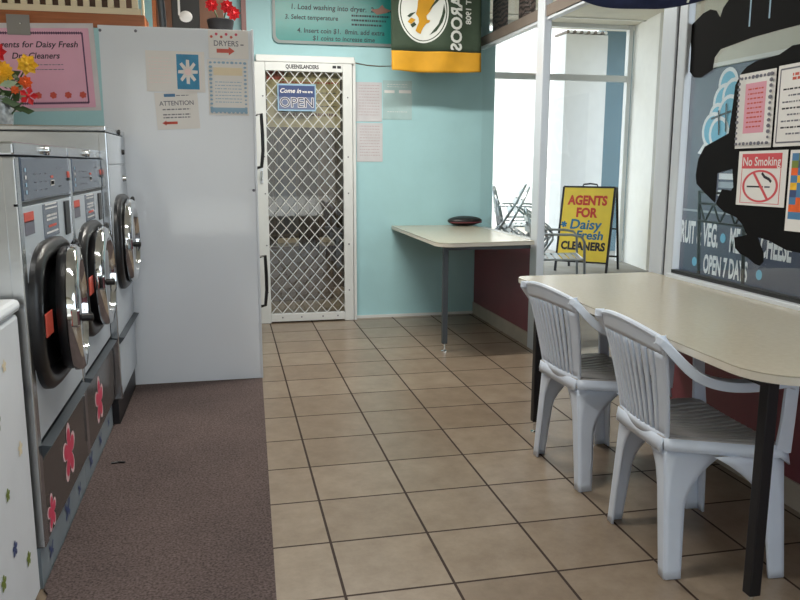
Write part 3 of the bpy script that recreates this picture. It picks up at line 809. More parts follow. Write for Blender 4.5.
# ------------------------------------------------------------------ back wall items
def d_sign(b, w, h, z):
    b.rect(-w/2+.02, -h/2+.02, w/2-.02, h/2-.02, z, M_SIGNTEAL)
rs = thing('instruction_board', 'large teal board of dryer instructions above the security door', 'sign', (.65, 2.748, 2.145), R_BACK)
w_, h_ = 1.14, .52
def rrect(x0, y0, x1, y1, r, n=6):
    out = []
    for cx, cy, a0 in ((x1-r, y0+r, -PI/2), (x1-r, y1-r, 0), (x0+r, y1-r, PI/2), (x0+r, y0+r, PI)):
        for k in range(n+1):
            a = a0+PI/2*k/n; out.append((cx+r*math.cos(a), cy+r*math.sin(a)))
    return out
b = MB().prism(rrect(-w_/2, 0, w_/2, h_, .05), .0, .014, M_SIGNTEAL)
b.build('board', rs)
b = MB()
o_ = rrect(-w_/2, 0, w_/2, h_, .05); i_ = rrect(-w_/2+.022, .022, w_/2-.022, h_-.022, .04)
n = len(o_)
b.add([(x, y, .016) for x, y in o_]+[(x, y, .016) for x, y in i_], [(k, (k+1) % n, n+(k+1) % n, n+k) for k in range(n)], mat('sign_border_grey', (112, 122, 122), .4, .2))
b.build('border', rs)
b = MB(); DT = mat('sign_text_dark', (14, 52, 58), .5)
X_ = lambda x: x-.65; Z_ = lambda z: z-2.145
b.text('1. Load washing into dryer.  2. Close door', X_(.67), Z_(2.412), .0155, .054, DT, sx=.98, bold=.0008, shear=.1)
b.text('3. Select temperature', X_(.172), Z_(2.338), .0155, .048, DT, 'LEFT', sx=.96, bold=.0008, shear=.1)
for k in range(3): lines(b, X_(.68), X_(.98-.03*k), [Z_(2.366-.033*k)], .014, .0155, DT)
b.text('4. Insert coin $1.  8min. add extra', X_(.60), Z_(2.243), .0155, .050, DT, sx=.98, bold=.0008, shear=.1)
b.text('$1 coins to increase time', X_(.62), Z_(2.190), .0155, .048, DT, sx=.98, bold=.0008, shear=.1)
b.build('lettering', rs)
b = MB().flat([(.18, .27), (.23, .235), (.30, .25), (.34, .27), (.29, .285), (.27, .31), (.24, .28)], .0165, mat('sign_smudge', (140, 104, 92), .5))
b.build('worn_patch', rs)

def d_open(b, w, h, z):
    b.rect(-w*.47, -h*.44, w*.47, h*.44, z, mat('open_blue', (52, 70, 116), .35))
    b.rect(-w*.47, -h*.44, w*.47, h*.02, z+.0004, mat('open_slate', (100, 112, 142), .35))
    b.text('Come in', -w*.17, h*.24, z+.0008, .046, M_PAPER, shear=.3, bold=.001); b.text('we are', w*.28, h*.22, z+.0008, .028, M_PAPER, bold=.001)
    b.text('OPEN', 0, -h*.20, z+.0008, .100, M_PAPER, sx=1.0, bold=.0035); b.text('OPEN', 0, -h*.20, z+.0013, .100, mat('open_deep', (44, 54, 84), .4), sx=1.0, bold=-.0005)
paper('open_sign', 'blue OPEN sign hung on the security door mesh', 'sign', .245, 1.742, .29, .20, 2.664, d_open, m=M_INKPALEB)
def d_board(b, w, h, z):
    b.rect(-w*.5, h*.34, -w*.26, h*.5, z, M_INKRED)
    lines(b, -w*.35, w*.48, [h*.30], .012, z, M_INKRED); lines(b, -w*.3, w*.45, [-h*.27], .022, z, mat('print_brown', (120, 76, 60), .6))
    lines(b, w*.12, w*.45, [h*.12, -h*.02, -h*.12], .006, z, M_INKGREY)
paper('notice_board', 'yellowed notice sheet behind the security door glass', 'notice', .305, 1.735, .56, .42, 2.735, d_board, m=M_BROWNPRINT)
def d_lines(b, w, h, z):
    lines(b, -w*.38, w*.4, [h*.42-i*h*.075 for i in range(11)], .005, z, M_INKPALEB if h < 0 else mat('print_faint', (170, 150, 156), .5))
paper('wall_notice', 'pale sleeved notice beside the security door, upper of two', 'notice', .815, 1.727, .21, .30, YB-.002, d_lines, m=mat('sleeve_pink', (196, 196, 200), .15, coat=.5, noise=.06, nscale=9))
paper('wall_notice', 'pale sleeved notice beside the security door, lower of two', 'notice', .820, 1.415, .21, .30, YB-.002, d_lines, m=MATS['sleeve_pink'])
def d_fold(b, w, h, z):
    lines(b, -w*.35, w*.35, [h*.40, h*.34, -h*.30], .004, z, M_PAPER); b.rect(-w*.45, h*.18, -w*.1, h*.25, z, M_PAPER); b.rect(w*.05, h*.18, w*.47, h*.26, z, M_PAPER)
paper('wall_notice', 'glossy creased notice under the green flag, furthest from the security door', 'notice', 1.045, 1.745, .235, .30, YB-.002, d_fold, m=mat('sleeve_teal', (168, 196, 198), .1, coat=.7, noise=.08, nscale=8))
b = MB().tube([(.70, YB-.004, 2.02), (.80, YB-.004, 2.005), (.90, YB-.004, 2.0), (1.0, YB-.004, 2.005), (1.02, YB-.004, 2.3), (1.02, YB-.004, 2.74)], .004, M_RAIL, 6)
tag(b.build('wire_cord', smooth=True), 'thin cord running from the door frame behind the flag', 'cord')
b = MB().box((-.03, 0, 0), (.03, .42, .002), mat('strip_teal', (104, 146, 150), .5))
for k in range(9): b.text('8' if k % 2 else '0', 0, .025+k*.043, .003, .045, M_INKGREY, rot=-PI/2, bold=.001)
tag(b.build('wall_strip', loc=(1.70, YB-.003, 2.325), rot=R_BACK), 'narrow hanging strip of figures in the corner beside the flag', 'strip')

# green and gold flag (hangs sideways, lettering reversed)
fg = thing('club_flag', 'dark green and gold football flag hanging sideways from the ceiling', 'flag', (1.27, 2.40, 1.935), R_BACK)
def wave(x, y): return .018*math.sin(x*9+y*3)+.012*math.sin(x*21+1.3-y*5)*max(0, 1-y*.8)
FW, FH = .345, .80
def cloth(y0, y1, m):
    return MB().grid(lambda u, v: (-FW+2*FW*u, y0+(y1-y0)*v - .012*math.cos((u-.5)*PI)*(1 if v == 0 and y0 == 0 else 0), wave(-FW+2*FW*u, y0+(y1-y0)*v)), 28, 12, m)
cloth(0, .14, M_GOLD).build('gold_band', fg, smooth=True, solid=.002)
cloth(.14, FH, M_GREENFLAG).build('green_cloth', fg, smooth=True, solid=.002)
def drape(b, off):
    b.v = [(x, y, wave(x, y)+off+z) for x, y, z in b.v]; return b
def dens(poly, k=6):
    out = []
    for i in range(len(poly)):
        a, c = poly[i], poly[(i+1) % len(poly)]
        for j in range(k): out.append((a[0]+(c[0]-a[0])*j/k, a[1]+(c[1]-a[1])*j/k))
    return out
def disc(cx, cy, rx, ry, m, z, b, nr=6, n=40):
    vs = [(cx, cy, z)]; fs = []
    for i in range(1, nr+1):
        for k in range(n):
            a = 2*PI*k/n; vs.append((cx+rx*i/nr*math.cos(a), cy+ry*i/nr*math.sin(a), z))
    for k in range(n): fs.append((0, 1+k, 1+(k+1) % n))
    for i in range(nr-1):
        for k in range(n): fs.append((1+i*n+k, 1+(i+1)*n+k, 1+(i+1)*n+(k+1) % n, 1+i*n+(k+1) % n))
    b.add(vs, fs, m)
b = MB()
ECX, ECY = -.105, .43
b.ring2(ECX, ECY, .186, .176, .0, M_FLAGWHITE, 56, 1, 1.24)
disc(ECX, ECY, .168, .212, M_FLAGWHITE, 0, b)
drape(b, .004).build('white_oval', fg)
b = MB()
kang = [(-.175,.60),(-.15,.50),(-.155,.44),(-.165,.40),(-.145,.375),(-.14,.345),(-.155,.31),(-.165,.285),(-.15,.272),(-.125,.262),(-.118,.285),(-.105,.31),(-.085,.335),(-.062,.345),(-.055,.36),(-.08,.365),(-.085,.39),(-.06,.42),(-.035,.46),(-.02,.52),(.0,.60)]
b.flat(dens(kang, 2), 0, M_GOLD)
b.flat(dens([(-.225,.345),(-.20,.375),(-.165,.36),(-.20,.33)], 2), 0.0004, M_GOLD)
drape(b, .0065).build('gold_kangaroo', fg)
b = MB()
b.flat(dens([(-.23,.385),(-.205,.405),(-.165,.415),(-.21,.375)], 2), 0, M_GREENFLAG).flat(dens([(-.205,.325),(-.175,.345),(-.16,.325),(-.19,.305)], 2), 0, M_GREENFLAG)
b.flat(dens([(-.075,.42),(.035,.53),(.03,.60),(.0,.56),(-.02,.50)], 3), 0, M_GREENFLAG).flat(dens([(.045,.48),(.055,.42),(.035,.35),(-.01,.285),(-.06,.255),(.005,.335),(.03,.40)], 2), 0.0003, M_GREENFLAG)
drape(b, .0075).build('green_motif', fg)
def vtext(body, size, xo, yo, m, bold, sx):
    t = MB().text(body, 0, 0, 0, size, m, 'RIGHT', bold=bold, sx=sx)
    # text x -> down (-y); text y -> left (-x): a back-to-front print
    t.v = [(xo - y_, yo - x_, 0) for x_, y_, z_ in t.v]
    return t
drape(vtext('KANGAROOS', .125, .150, .150, M_FLAGWHITE, .004, .92), .004).build('lettering', fg)
drape(vtext('EST 1908', .062, .247, .345, M_FLAGWHITE, .0015, 1.0), .004).build('lettering', fg)
b = MB().tube([(-FW-.03, FH+.005, 0), (FW+.03, FH+.005, 0)], .008, M_ALUW, 8); b.build('hanging_rod', fg)

# navy flag, low over the near table
nf = thing('navy_flag', 'dark navy flag whose curved hem hangs at the top of the view', 'flag', (1.195, -.60, 1.83), R_BACK)
b = MB().grid(lambda u, v: (-.30+.62*u, (-.004+.055*abs(u-.5)**2*4*(1 if u < .5 else .8))*(1-v)+.9*v, .012*math.sin(u*14)), 30, 10, M_NAVYFLAG)
b.build('cloth', nf, smooth=True, solid=.003)
b = MB().flat([(.25, .03), (.258, .03), (.272, .085), (.262, .085)], .017, M_FLAGWHITE)
b.v = [(x, y, .012*math.sin((x+.30)/.62*14)+.003) for x, y, z in b.v]
b.build('white_mark', nf)
MB().tube([(-.32, .9, 0), (.34, .9, 0)], .008, M_ALUW, 8).build('hanging_rod', nf)

# ------------------------------------------------------------------ tables
def table(name, label, poly, ztop, legs, apron, wallx):
    t = thing(name, label, 'table', (legs[0][0], legs[0][1], 0))
    ox, oy = legs[0]
    P = [(x-ox, y-oy) for x, y in poly]
    b = MB().prism(P, ztop-.024, ztop, M_TABLE)
    b.build('tabletop', t, bevel=.004)
    n = len(P); cx = sum(p[0] for p in P)/n; cy = sum(p[1] for p in P)/n
    O = [(cx+(x-cx)*1.004, cy+(y-cy)*1.003) for x, y in P]
    b = MB().add([(x, y, ztop-.0235) for x, y in O]+[(x, y, ztop-.003) for x, y in O], [(k, (k+1) % n, n+(k+1) % n, n+k) for k in range(n)], M_TABLEEDGE)
    b.build('edge_band', t)
    for (x, y) in legs:
        x -= ox; y -= oy
        l = MB().box((x-.0175, y-.0175, .055), (x+.0175, y+.0175, ztop-.024), apron, .003).build('leg', t)
        MB().lathe([(0, 0), (.020, 0), (.020, .006), (.008, .012), (.008, .055)], M_CHROME, 16, 'z', (x, y, 0)).build('adjuster_foot', l)
    b = MB()
    for i in range(len(legs)-1):
        (xa, ya), (xb, yb) = legs[i], legs[i+1]
        b.box((min(xa, xb)-ox-.012, min(ya, yb)-oy-.012, ztop-.065), (max(xa, xb)-ox+.012, max(ya, yb)-oy+.012, ztop-.0245), apron)
    for (x, y) in legs:
        b.box((x-ox, y-oy-.012, ztop-.065), (wallx-ox, y-oy+.012, ztop-.0245), apron)
    b.build('apron', t)
    return t
def corner(cx, cy, r, a0, n=8): return [(cx+r*math.cos(a0+PI/2*k/n), cy+r*math.sin(a0+PI/2*k/n)) for k in range(n+1)]
poly = [(1.665, 2.745), (1.0, 2.745)] + corner(1.0+.10, 1.30+.10, .10, PI)[0:9] + [(1.665, 1.36)]
table('wall_table', 'small beige laminate table in the corner against the teal wall', poly, .752, [(1.10, 1.50)], M_GREYMETAL, 1.70)
poly = [(1.705, -.035)] + corner(1.0+.06, -.035-.06, .06, PI/2) + corner(.975+.16, -1.83+.16, .16, PI) + [(1.705, -1.83)]
table('dining_table', 'long beige laminate table under the window with two white chairs', poly, .735, [(1.085, -.13), (1.11, -1.655)], M_BLKMETAL, 1.70)
pc = thing('folded_pouch', 'dark flat pouch lying on the corner table against the wall', 'pouch', (1.59, 2.655, .753))
MB().ball((0, 0, .040), 1, M_BLACK, 28, .145, .085, .040).build('pouch_body', pc, smooth=True)
MB().tube([(-.13+.26*k/12, -.086*math.sqrt(max(0, 1-((-.13+.26*k/12)/.145)**2))+.002, .030) for k in range(13)], .006, M_DKRED, 8).build('red_trim', pc)

# ------------------------------------------------------------------ white resin armchairs
def chair_parts():
    P = {}
    # local: +x faces forward, seat centre at origin, z up
    SZ = .425
    def seatf(u, v):
        x = -.235+.36*u; hw = .155+.078*min(1, u*1.4)
        y = -hw+2*hw*v
        e = (2*v-1)
        z = SZ - .020*(1-e*e)*math.sin(PI*min(1, u*.95+.03)) + .012*(1-u)
        if u > .9: z -= .022*((u-.9)/.1)**2
        return (x, y, z)
    b = MB().grid(seatf, 16, 16, M_SEATTOP)
    # ribs across the seat
    for k in range(13):
        v = .10+.8*k/12
        pts = [Vector(seatf(u/10*.84+.07, v))+Vector((0, 0, .0035)) for u in range(11)]
        b.sweep(pts, .011, .005, M_SEATTOP)
    P['seat'] = (b, dict(smooth=True, solid=.007))
    # skirt around the seat
    b = MB()
    for s in (-1, 1):
        def sk(u, v, s=s):
            x, y, z = seatf(u, 0 if s < 0 else 1)
            return (x, y+s*.004*v*3, z-.036*v)
        b.grid(sk, 12, 2, M_PLASTIC)
    b.grid(lambda u, v: tuple(Vector(seatf(1, u))+Vector((.004*v, 0, -.035*v))), 10, 2, M_PLASTIC)
    b.grid(lambda u, v: tuple(Vector(seatf(0, u))+Vector((-.004*v, 0, -.045*v))), 10, 2, M_PLASTIC)
    P['seat_skirt'] = (b, dict(smooth=True, solid=.007))
    # backrest surface: h 0..1 upward, t -1..1 across
    def bk(t, h):
        hw = .148+.066*h - .02*max(0, h-.9)/.1*.5
        z = SZ-.01+.368*h - (.028*t*t*max(0, (h-.6)/.4))
        x = -.235-.085*h**1.2 + .035*t*t*(0.4+.6*h) 
        return (x, hw*t, z)
    b = MB()
    b.grid(lambda u, v: bk(-1+2*u, .84+.16*v), 24, 4, M_PLASTIC)
    b.grid(lambda u, v: bk(-1+2*u, .0+.09*v), 20, 2, M_PLASTIC)
    for s in (-1, 1):
        b.grid(lambda u, v, s=s: bk(s*(.80+.20*u) if s > 0 else -1+.20*u, .09+.75*v), 4, 12, M_PLASTIC)
    P['backrest'] = (b, dict(smooth=True, solid=.011))
    n = 9; gap = 1.6/n
    for k in range(n):
        t0 = -.80+gap*k+gap*.25; t1 = -.80+gap*(k+1)-gap*.25
        b = MB().grid(lambda u, v, t0=t0, t1=t1: bk(t0+(t1-t0)*u, .08+.77*v), 2, 12, M_PLASTIC)
        P['back_slat', k] = (b, dict(smooth=True, solid=.009))
    # rolled top edge
    b = MB().tube([Vector(bk(-1+2*k/20, 1.0)) for k in range(21)], .009, M_PLASTIC, 8)
    for s in (-1, 1): b.tube([Vector(bk(s, k/12)) for k in range(13)], .008, M_PLASTIC, 8)
    P['rim'] = (b, dict(smooth=True))
    for s in (-1, 1):
        # arm: leaves the back high, sweeps down then runs level to the front post
        ctl = [bk(s*.97, .985), (-.292, s*.218, .752), (-.225, s*.243, .678), (-.175, s*.254, .645), (-.11, s*.261, .628), (-.03, s*.264, .625), (.03, s*.263, .630), (.082, s*.259, .632), (.103, s*.255, .618)]
        pts = []
        for i in range(len(ctl)-1):
            p0, p1, p2, p3 = [Vector(ctl[max(0, min(len(ctl)-1, j))]) for j in (i-1, i, i+1, i+2)]
            for k in range(4):
                t = k/4
                pts.append(.5*((2*p1)+(p2-p0)*t+(2*p0-5*p1+4*p2-p3)*t*t+(3*p1-p0-3*p2+p3)*t**3))
        pts.append(Vector(ctl[-1]))
        b = MB().sweep(pts, [.022+.026*min(1, i/10) for i in range(len(pts))], [.020+.009*min(1, i/8) for i in range(len(pts))], M_PLASTIC, (0, 0, 1))
        # front post from seat to arm
        b.sweep([(.108, s*.232, .40), (.106, s*.245, .50), (.103, s*.255, .622)], [.050, .042, .040], .014, M_PLASTIC, (0, s, 0))
        P['arm', s] = (b, dict(smooth=True, bevel=.004))
    # legs with an L section that flares into the seat corner
    def leg(x0, y0, x1, y1, fx, sy):
        b = MB(); N = 10
        # outer web in the xz plane (widens to an arch at the top), second web in yz
        def web1(u, v):
            t = v; x = x1+(x0-x1)*t; y = y1+(y0-y1)*t; z = .002+(SZ-.03)*t
            w_ = .050+.020*t + .15*max(0, (t-.55)/.45)**2.0
            return (x + fx*(.0-w_*u), y, z)
        def web2(u, v):
            t = v; x = x1+(x0-x1)*t; y = y1+(y0-y1)*t; z = .002+(SZ-.03)*t
            w_ = .036+.012*t + .05*max(0, (t-.7)/.3)**2.2
            return (x, y - sy*w_*u, z)
        b.grid(web1, 5, 14, M_PLASTIC); b.grid(web2, 4, 14, M_PLASTIC)
        return b
    for s in (-1, 1):
        P['leg', 'r', s] = (leg(-.225, s*.155, -.228, s*.205, -1, s), dict(smooth=True, solid=.008))
        P['leg', 'f', s] = (leg(.112, s*.230, .140, s*.245, 1, s), dict(smooth=True, solid=.008))
    return P
def make_chair(label, loc, rz):
    r = thing('resin_armchair', label, 'chair', loc, (0, 0, rz), 'white plastic armchairs at the long table')
    for k, (b, kw) in chair_parts().items():
        b.build(k if isinstance(k, str) else k[0], r, **kw)
    return r
def copy_tree(o, parent=None):
    c = o.copy(); COL.objects.link(c); c.parent = parent
    for ch in [q for q in bpy.data.objects if q.parent == o]:
        copy_tree(ch, c)
    return c
ch1 = make_chair('white plastic armchair nearest the camera at the long table', (1.205, -1.262, 0), -.06)
ch2 = copy_tree(ch1); ch2['label'] = 'white plastic armchair at the far end of the long table'
ch2.location = (1.210, -.59, 0); ch2.rotation_euler = (0, 0, .05)

# ------------------------------------------------------------------ outside: A-frame sign
af = thing('sandwich_board', 'yellow A-frame sign for a dry cleaning agent, standing on the porch', 'sign', (3.89, 5.09, 0), (0, 0, math.radians(-43)))
# local: x along the board, -y towards the room
ang = math.radians(13); hh = 1.0
bd = thing('front_board', None, None, (0, -.26, 0), (PI/2-ang, 0, 0)); bd.parent = af
MB().box((-.305, .13, 0), (.305, hh, .012), M_YELLOWSIGN, .003).build('yellow_face', bd)
b = MB()
for s in (-1, 1): b.box((s*.305-.012, 0, -.012), (s*.305+.012, hh+.01, .014), M_BLKMETAL)
b.box((-.305, hh, -.012), (.305, hh+.02, .014), M_BLKMETAL).box((-.305, .115, -.012), (.305, .132, .014), M_BLKMETAL)
b.build('frame', bd)
b = MB()
b.text('AGENTS', 0, .845, .0135, .150, M_SIGNRED, sx=.82, bold=.007).text('FOR', -.0, .70, .0135, .150, M_SIGNRED, sx=.86, bold=.007)
b.text('Daisy', -.0, .56, .0135, .160, M_SIGNBLUE, sx=1.05, bold=.004, shear=.1).text('Fresh', .065, .435, .0135, .140, M_SIGNBLUE, sx=1.05, bold=.004, shear=.1)
b.text('CLEANERS', .0, .305, .0135, .130, M_INK, sx=.86, bold=.006)
b.flat(flower_pts(-.255, .56, .04, 6, .5), .0136, M_SIGNBLUE)
b.build('lettering', bd)
bk_ = thing('back_frame', None, None, (0, .26, 0), (PI/2+ang, 0, 0)); bk_.parent = af
b = MB()
for s in (-1, 1): b.box((s*.305-.012, 0, -.012), (s*.305+.012, hh+.01, .012), M_BLKMETAL)
b.box((-.305, .15, -.008), (.305, .17, .008), M_BLKMETAL).box((-.305, .50, -.006), (.305, .515, .006), M_BLKMETAL)
b.build('bars', bk_)
b = MB().tube([(-.09, 0, .985), (-.08, 0, 1.015), (.0, 0, 1.025), (.08, 0, 1.015), (.09, 0, .985)], .010, M_BLACK, 8); b.build('carry_handle', af, smooth=True)

# ------------------------------------------------------------------ outside: aluminium bistro chairs
M_ALC = mat('chair_aluminium', (176, 184, 188), .3, .8)
def bistro(label, loc, rot):
    r = thing('bistro_chair', label, 'chair', loc, rot, 'aluminium cafe chairs stacked on the porch')
    R_ = .011
    for s in (-1, 1):
        MB().tube([(.24, s*.25, .0), (.22, s*.25, .35), (.21, s*.255, .60), (.18, s*.26, .645), (.10, s*.26, .66), (-.12, s*.255, .66), (-.19, s*.23, .66)], R_, M_ALC, 8).build('arm', r, smooth=True)
        MB().tube([(-.27, s*.20, 0), (-.20, s*.20, .42)], R_, M_ALC, 8).build('leg', r, smooth=True)
    MB().tube([(-.20, -.20, .42), (-.24, -.205, .70), (-.265, -.19, .80), (-.275, -.12, .85), (-.28, 0, .865), (-.275, .12, .85), (-.265, .19, .80), (-.24, .205, .70), (-.20, .20, .42)], R_, M_ALC, 8).build('back_loop', r, smooth=True)
    for k in range(3):
        z = .58+.09*k
        MB().grid(lambda u, v: (-.225-.10*(z-.45)-.03*math.cos((u-.5)*PI), -.195+.39*u, z+.05*v), 8, 1, M_ALC).build('back_slat', r, solid=.003)
    b = MB().tube([(-.21, -.21, .435), (.21, -.23, .445), (.21, .23, .445), (-.21, .21, .435)], .010, M_ALC, 8, closed=True)
    b.tube([(.225, -.25, .22), (.225, .25, .22)], .008, M_ALC, 8).tube([(-.235, -.2, .22), (-.235, .2, .22)], .008, M_ALC, 8)
    b.build('seat_frame', r)
    for k in range(7):
        x = -.18+.062*k
        MB().box((x-.022, -.222, .442), (x+.022, .222, .448), M_ALC).build('seat_slat', r)
    return r
c0 = bistro('aluminium cafe chair standing alone just right of the white post', (2.53, 2.95, 0), (0, 0, math.radians(-18)))
for lab, loc, rot in (('aluminium cafe chair standing under another one behind the corner table', (2.86, 4.62, 0), (0, 0, math.radians(-24))),
                      ('aluminium cafe chair stacked on top of another behind the corner table', (2.82, 4.64, .15), (0, 0, math.radians(-24))),
                      ('aluminium cafe chair tipped forward outside the window, nearest the teal wall', (2.10, 3.55, .22), (0, math.radians(40), math.radians(-22))),
                      ('aluminium cafe chair tipped forward between the other tipped one and the stack', (2.40, 4.05, .16), (0, math.radians(36), math.radians(-22)))):
    c = copy_tree(c0); c['label'] = lab; c.location = loc; c.rotation_euler = rot
# dark steel chair outside the big window
dk = thing('garden_chair', 'dark steel lattice-back chair outside the big window', 'chair', (2.84, .75, 0), (0, 0, 0))
for s in (-1, 1):
    MB().tube([(-.24, s*.22, 0), (-.20, s*.22, .45), (-.24, s*.22, 1.09)], .011, M_BLKMETAL, 8).build('back_post', dk)
    MB().tube([(.22, s*.22, 0), (.20, s*.22, .45)], .011, M_BLKMETAL, 8).build('leg', dk)
b = MB()
for z in (.90, 1.01, 1.08): b.tube([(-.235, -.22, z), (-.235, .22, z)], .008, M_BLKMETAL, 6)
zig = [(-.235, -.22+.44*k/6, .90 if k % 2 else 1.01) for k in range(7)]; b.tube(zig, .007, M_BLKMETAL, 6)
b.build('lattice_back', dk)
b = MB().tube([(-.20, -.22, .45), (.20, -.22, .45), (.20, .22, .45), (-.20, .22, .45)], .011, M_BLKMETAL, 8, closed=True)
for k in range(6): b.box((-.19, -.19+.07*k, .447), (.19, -.17+.07*k, .453), M_BLKMETAL)
b.build('seat', dk)
b = MB().tube([(.2, -.22, .22), (.0, -.1, .17), (.0, .1, .17), (.2, .22, .22)], .007, M_BLKMETAL, 6); b.build('brace', dk)

# lettering on the shopfront opposite
ls = thing('shop_lettering', 'white painted shop lettering for fruit, veg and cheese on the blue shopfront', 'lettering', (4.695, 0, 0), R_RIGHT)
# local x = -world y
b = MB().text('FRUIT & VEG.', -3.74, .50, 0, .33, M_SIGNWHITE, 'RIGHT', sx=.385, bold=.012)
b.text('MEAT & CHEESE', -3.55, .48, 0, .33, M_SIGNWHITE, 'LEFT', sx=.385, bold=.012)
b.flat([(-3.66+.045*math.cos(2*PI*k/20), .50+.05*math.sin(2*PI*k/20)) for k in range(20)], 0, M_CYAN)
b.build('upper_line', ls)
b = MB().text('OPEN 7 DAYS', -3.60, .19, 0, .27, M_SIGNWHITE, sx=.44, bold=.010)
for x_ in (-4.13, -3.06): b.flat([(x_+.045*math.cos(2*PI*k/20), .2+.05*math.sin(2*PI*k/20)) for k in range(20)], 0, M_CYAN)
b.build('lower_line', ls)
gr = thing('fruit_mural', 'pale blue fruit cluster with white outline painted on the shopfront', 'mural', (4.694, 0, 0), R_RIGHT)
b = MB(); b2 = MB(); b3 = MB()
for i, (yy, zz, r) in enumerate(((3.76, 2.06, .12), (3.80, 1.88, .15), (3.66, 1.93, .14), (3.90, 1.74, .10), (3.70, 1.76, .15), (3.95, 1.60, .15), (3.84, 1.57, .13))):
    b.flat([(-yy+(r+.04)*math.cos(2*PI*k/20), zz+(r+.04)*math.sin(2*PI*k/20)) for k in range(20)], .002*i, M_SIGNWHITE)
    b2.flat([(-yy+r*math.cos(2*PI*k/20), zz+r*math.sin(2*PI*k/20)) for k in range(20)], .002*i+.001, M_CYAN)
b.flat([(-4.20, 1.37), (-4.14, 1.36), (-3.98, 1.44), (-3.80, 1.49), (-3.74, 1.60), (-3.95, 1.55), (-4.10, 1.47)], .005, M_SIGNWHITE)
b3.sweep([(-3.98, 1.72, .018), (-3.66, 1.78, .018)], .022, .001, M_INK, (0, 0, 1)).sweep([(-3.86, 1.80, .019), (-3.83, 1.55, .019)], .022, .001, M_INK, (0, 0, 1)).sweep([(-3.74, 1.86, .020), (-3.72, 1.58, .020)], .022, .001, M_INK, (0, 0, 1))
b.build('white_outline', gr); b2.build('blue_fruit', gr); b3.build('dark_strokes', gr)
b = MB()
for k, m in enumerate((M_SIGNWHITE, M_KICK, M_SIGNWHITE)): b.rect(-3.80, .93+.085*k, -3.38, .99+.085*k, 0, m)
tag(b.build('striped_panel', loc=(4.694, 0, 0), rot=R_RIGHT), 'small striped white and grey panel on the blue shopfront', 'panel')

# ------------------------------------------------------------------ black decal on the big window + papers

UP = [(0.437, 2.30), (0.431, 1.916), (0.398, 1.891), (0.381, 1.857), (0.353, 1.889), (0.309, 1.902), (0.258, 1.895), (0.221, 1.879), (0.163, 1.855), (0.184, 1.761), (0.186, 1.658), (0.22, 1.631), (0.271, 1.623), (0.355, 1.648), (0.364, 1.698), (0.401, 1.726), (0.603, 1.743), (0.755, 1.747), (0.88, 1.748), (1.25, 1.748), (1.25, 2.30)]
BODY = [(1.25, 1.67), (0.875, 1.68), (0.834, 1.681), (0.766, 1.657), (0.646, 1.652), (0.584, 1.636), (0.553, 1.617), (0.517, 1.569), (0.51, 1.485), (0.497, 1.378), (0.418, 1.353), (0.336, 1.327), (0.295, 1.273), (0.284, 1.204), (0.295, 1.166), (0.344, 1.137), (0.412, 1.101), (0.44, 1.088), (0.442, 1.214), (0.54, 1.233), (0.555, 1.158), (0.539, 1.143), (0.522, 1.146), (0.48, 1.148), (0.445, 1.086), (0.465, 1.074), (0.503, 1.054), (0.587, 1.038), (0.629, 1.012), (0.662, 0.972), (0.64, 0.965), (0.586, 0.954), (0.597, 0.912), (0.627, 0.893), (0.684, 0.879), (0.729, 0.86), (0.756, 0.858), (0.777, 0.876), (0.773, 0.91), (0.731, 0.968), (0.799, 0.96), (0.899, 0.934), (0.973, 0.932), (1.25, 0.90)]
b = MB().prism(UP, 0, .001, M_BLACKMATTE)
b.sweep([(.577, 1.90, .0015), (.578, 1.788, .0015)], .008, .001, M_INKPALEB, (0, 0, 1)).sweep([(.692, 1.90, .0015), (.693, 1.80, .0015)], .008, .001, M_INKPALEB, (0, 0, 1))
XW = XR+.0135
tag(b.build('window_decal', loc=(XW, 0, 0), rot=R_RIGHT), 'upper black cut-out decal on the big window, above the pale gap', 'decal', 'black decals on the big window')
tag(MB().prism(BODY, 0, .001, M_BLACKMATTE).build('window_decal', loc=(XW, 0, 0), rot=R_RIGHT), 'lower black cut-out decal on the big window, behind the papers', 'decal', 'black decals on the big window')
XPAP = XR+.010
def d_pink(b, w, h, z):
    frame_wavy(b, w, h, z, M_INKGREY, .030)
    b.rect(-w*.30, -h*.30, w*.27, h*.36, z, mat('notice_rose', (214, 150, 168), .5))
    for i in range(9): lines(b, -w*.22, w*.20, [h*.28-i*h*.062], .006, z+.0005, M_INKRED)
def d_form(b, w, h, z):
    for s in (-1, 1):
        b.rect(-w*.44, s*h*.45-.003, w*.44, s*h*.45+.003, z, M_INKGREY); b.rect(s*w*.44-.003, -h*.45, s*w*.44+.003, h*.45, z, M_INKGREY)
    lines(b, -w*.15, w*.3, [h*.37, h*.32], .010, z, M_INKRED)
    for i in range(8): lines(b, -w*.35+(.03 if i % 3 == 1 else 0), w*.36, [h*.20-i*h*.078], .006, z, M_INKGREY if i % 3 else M_INK)
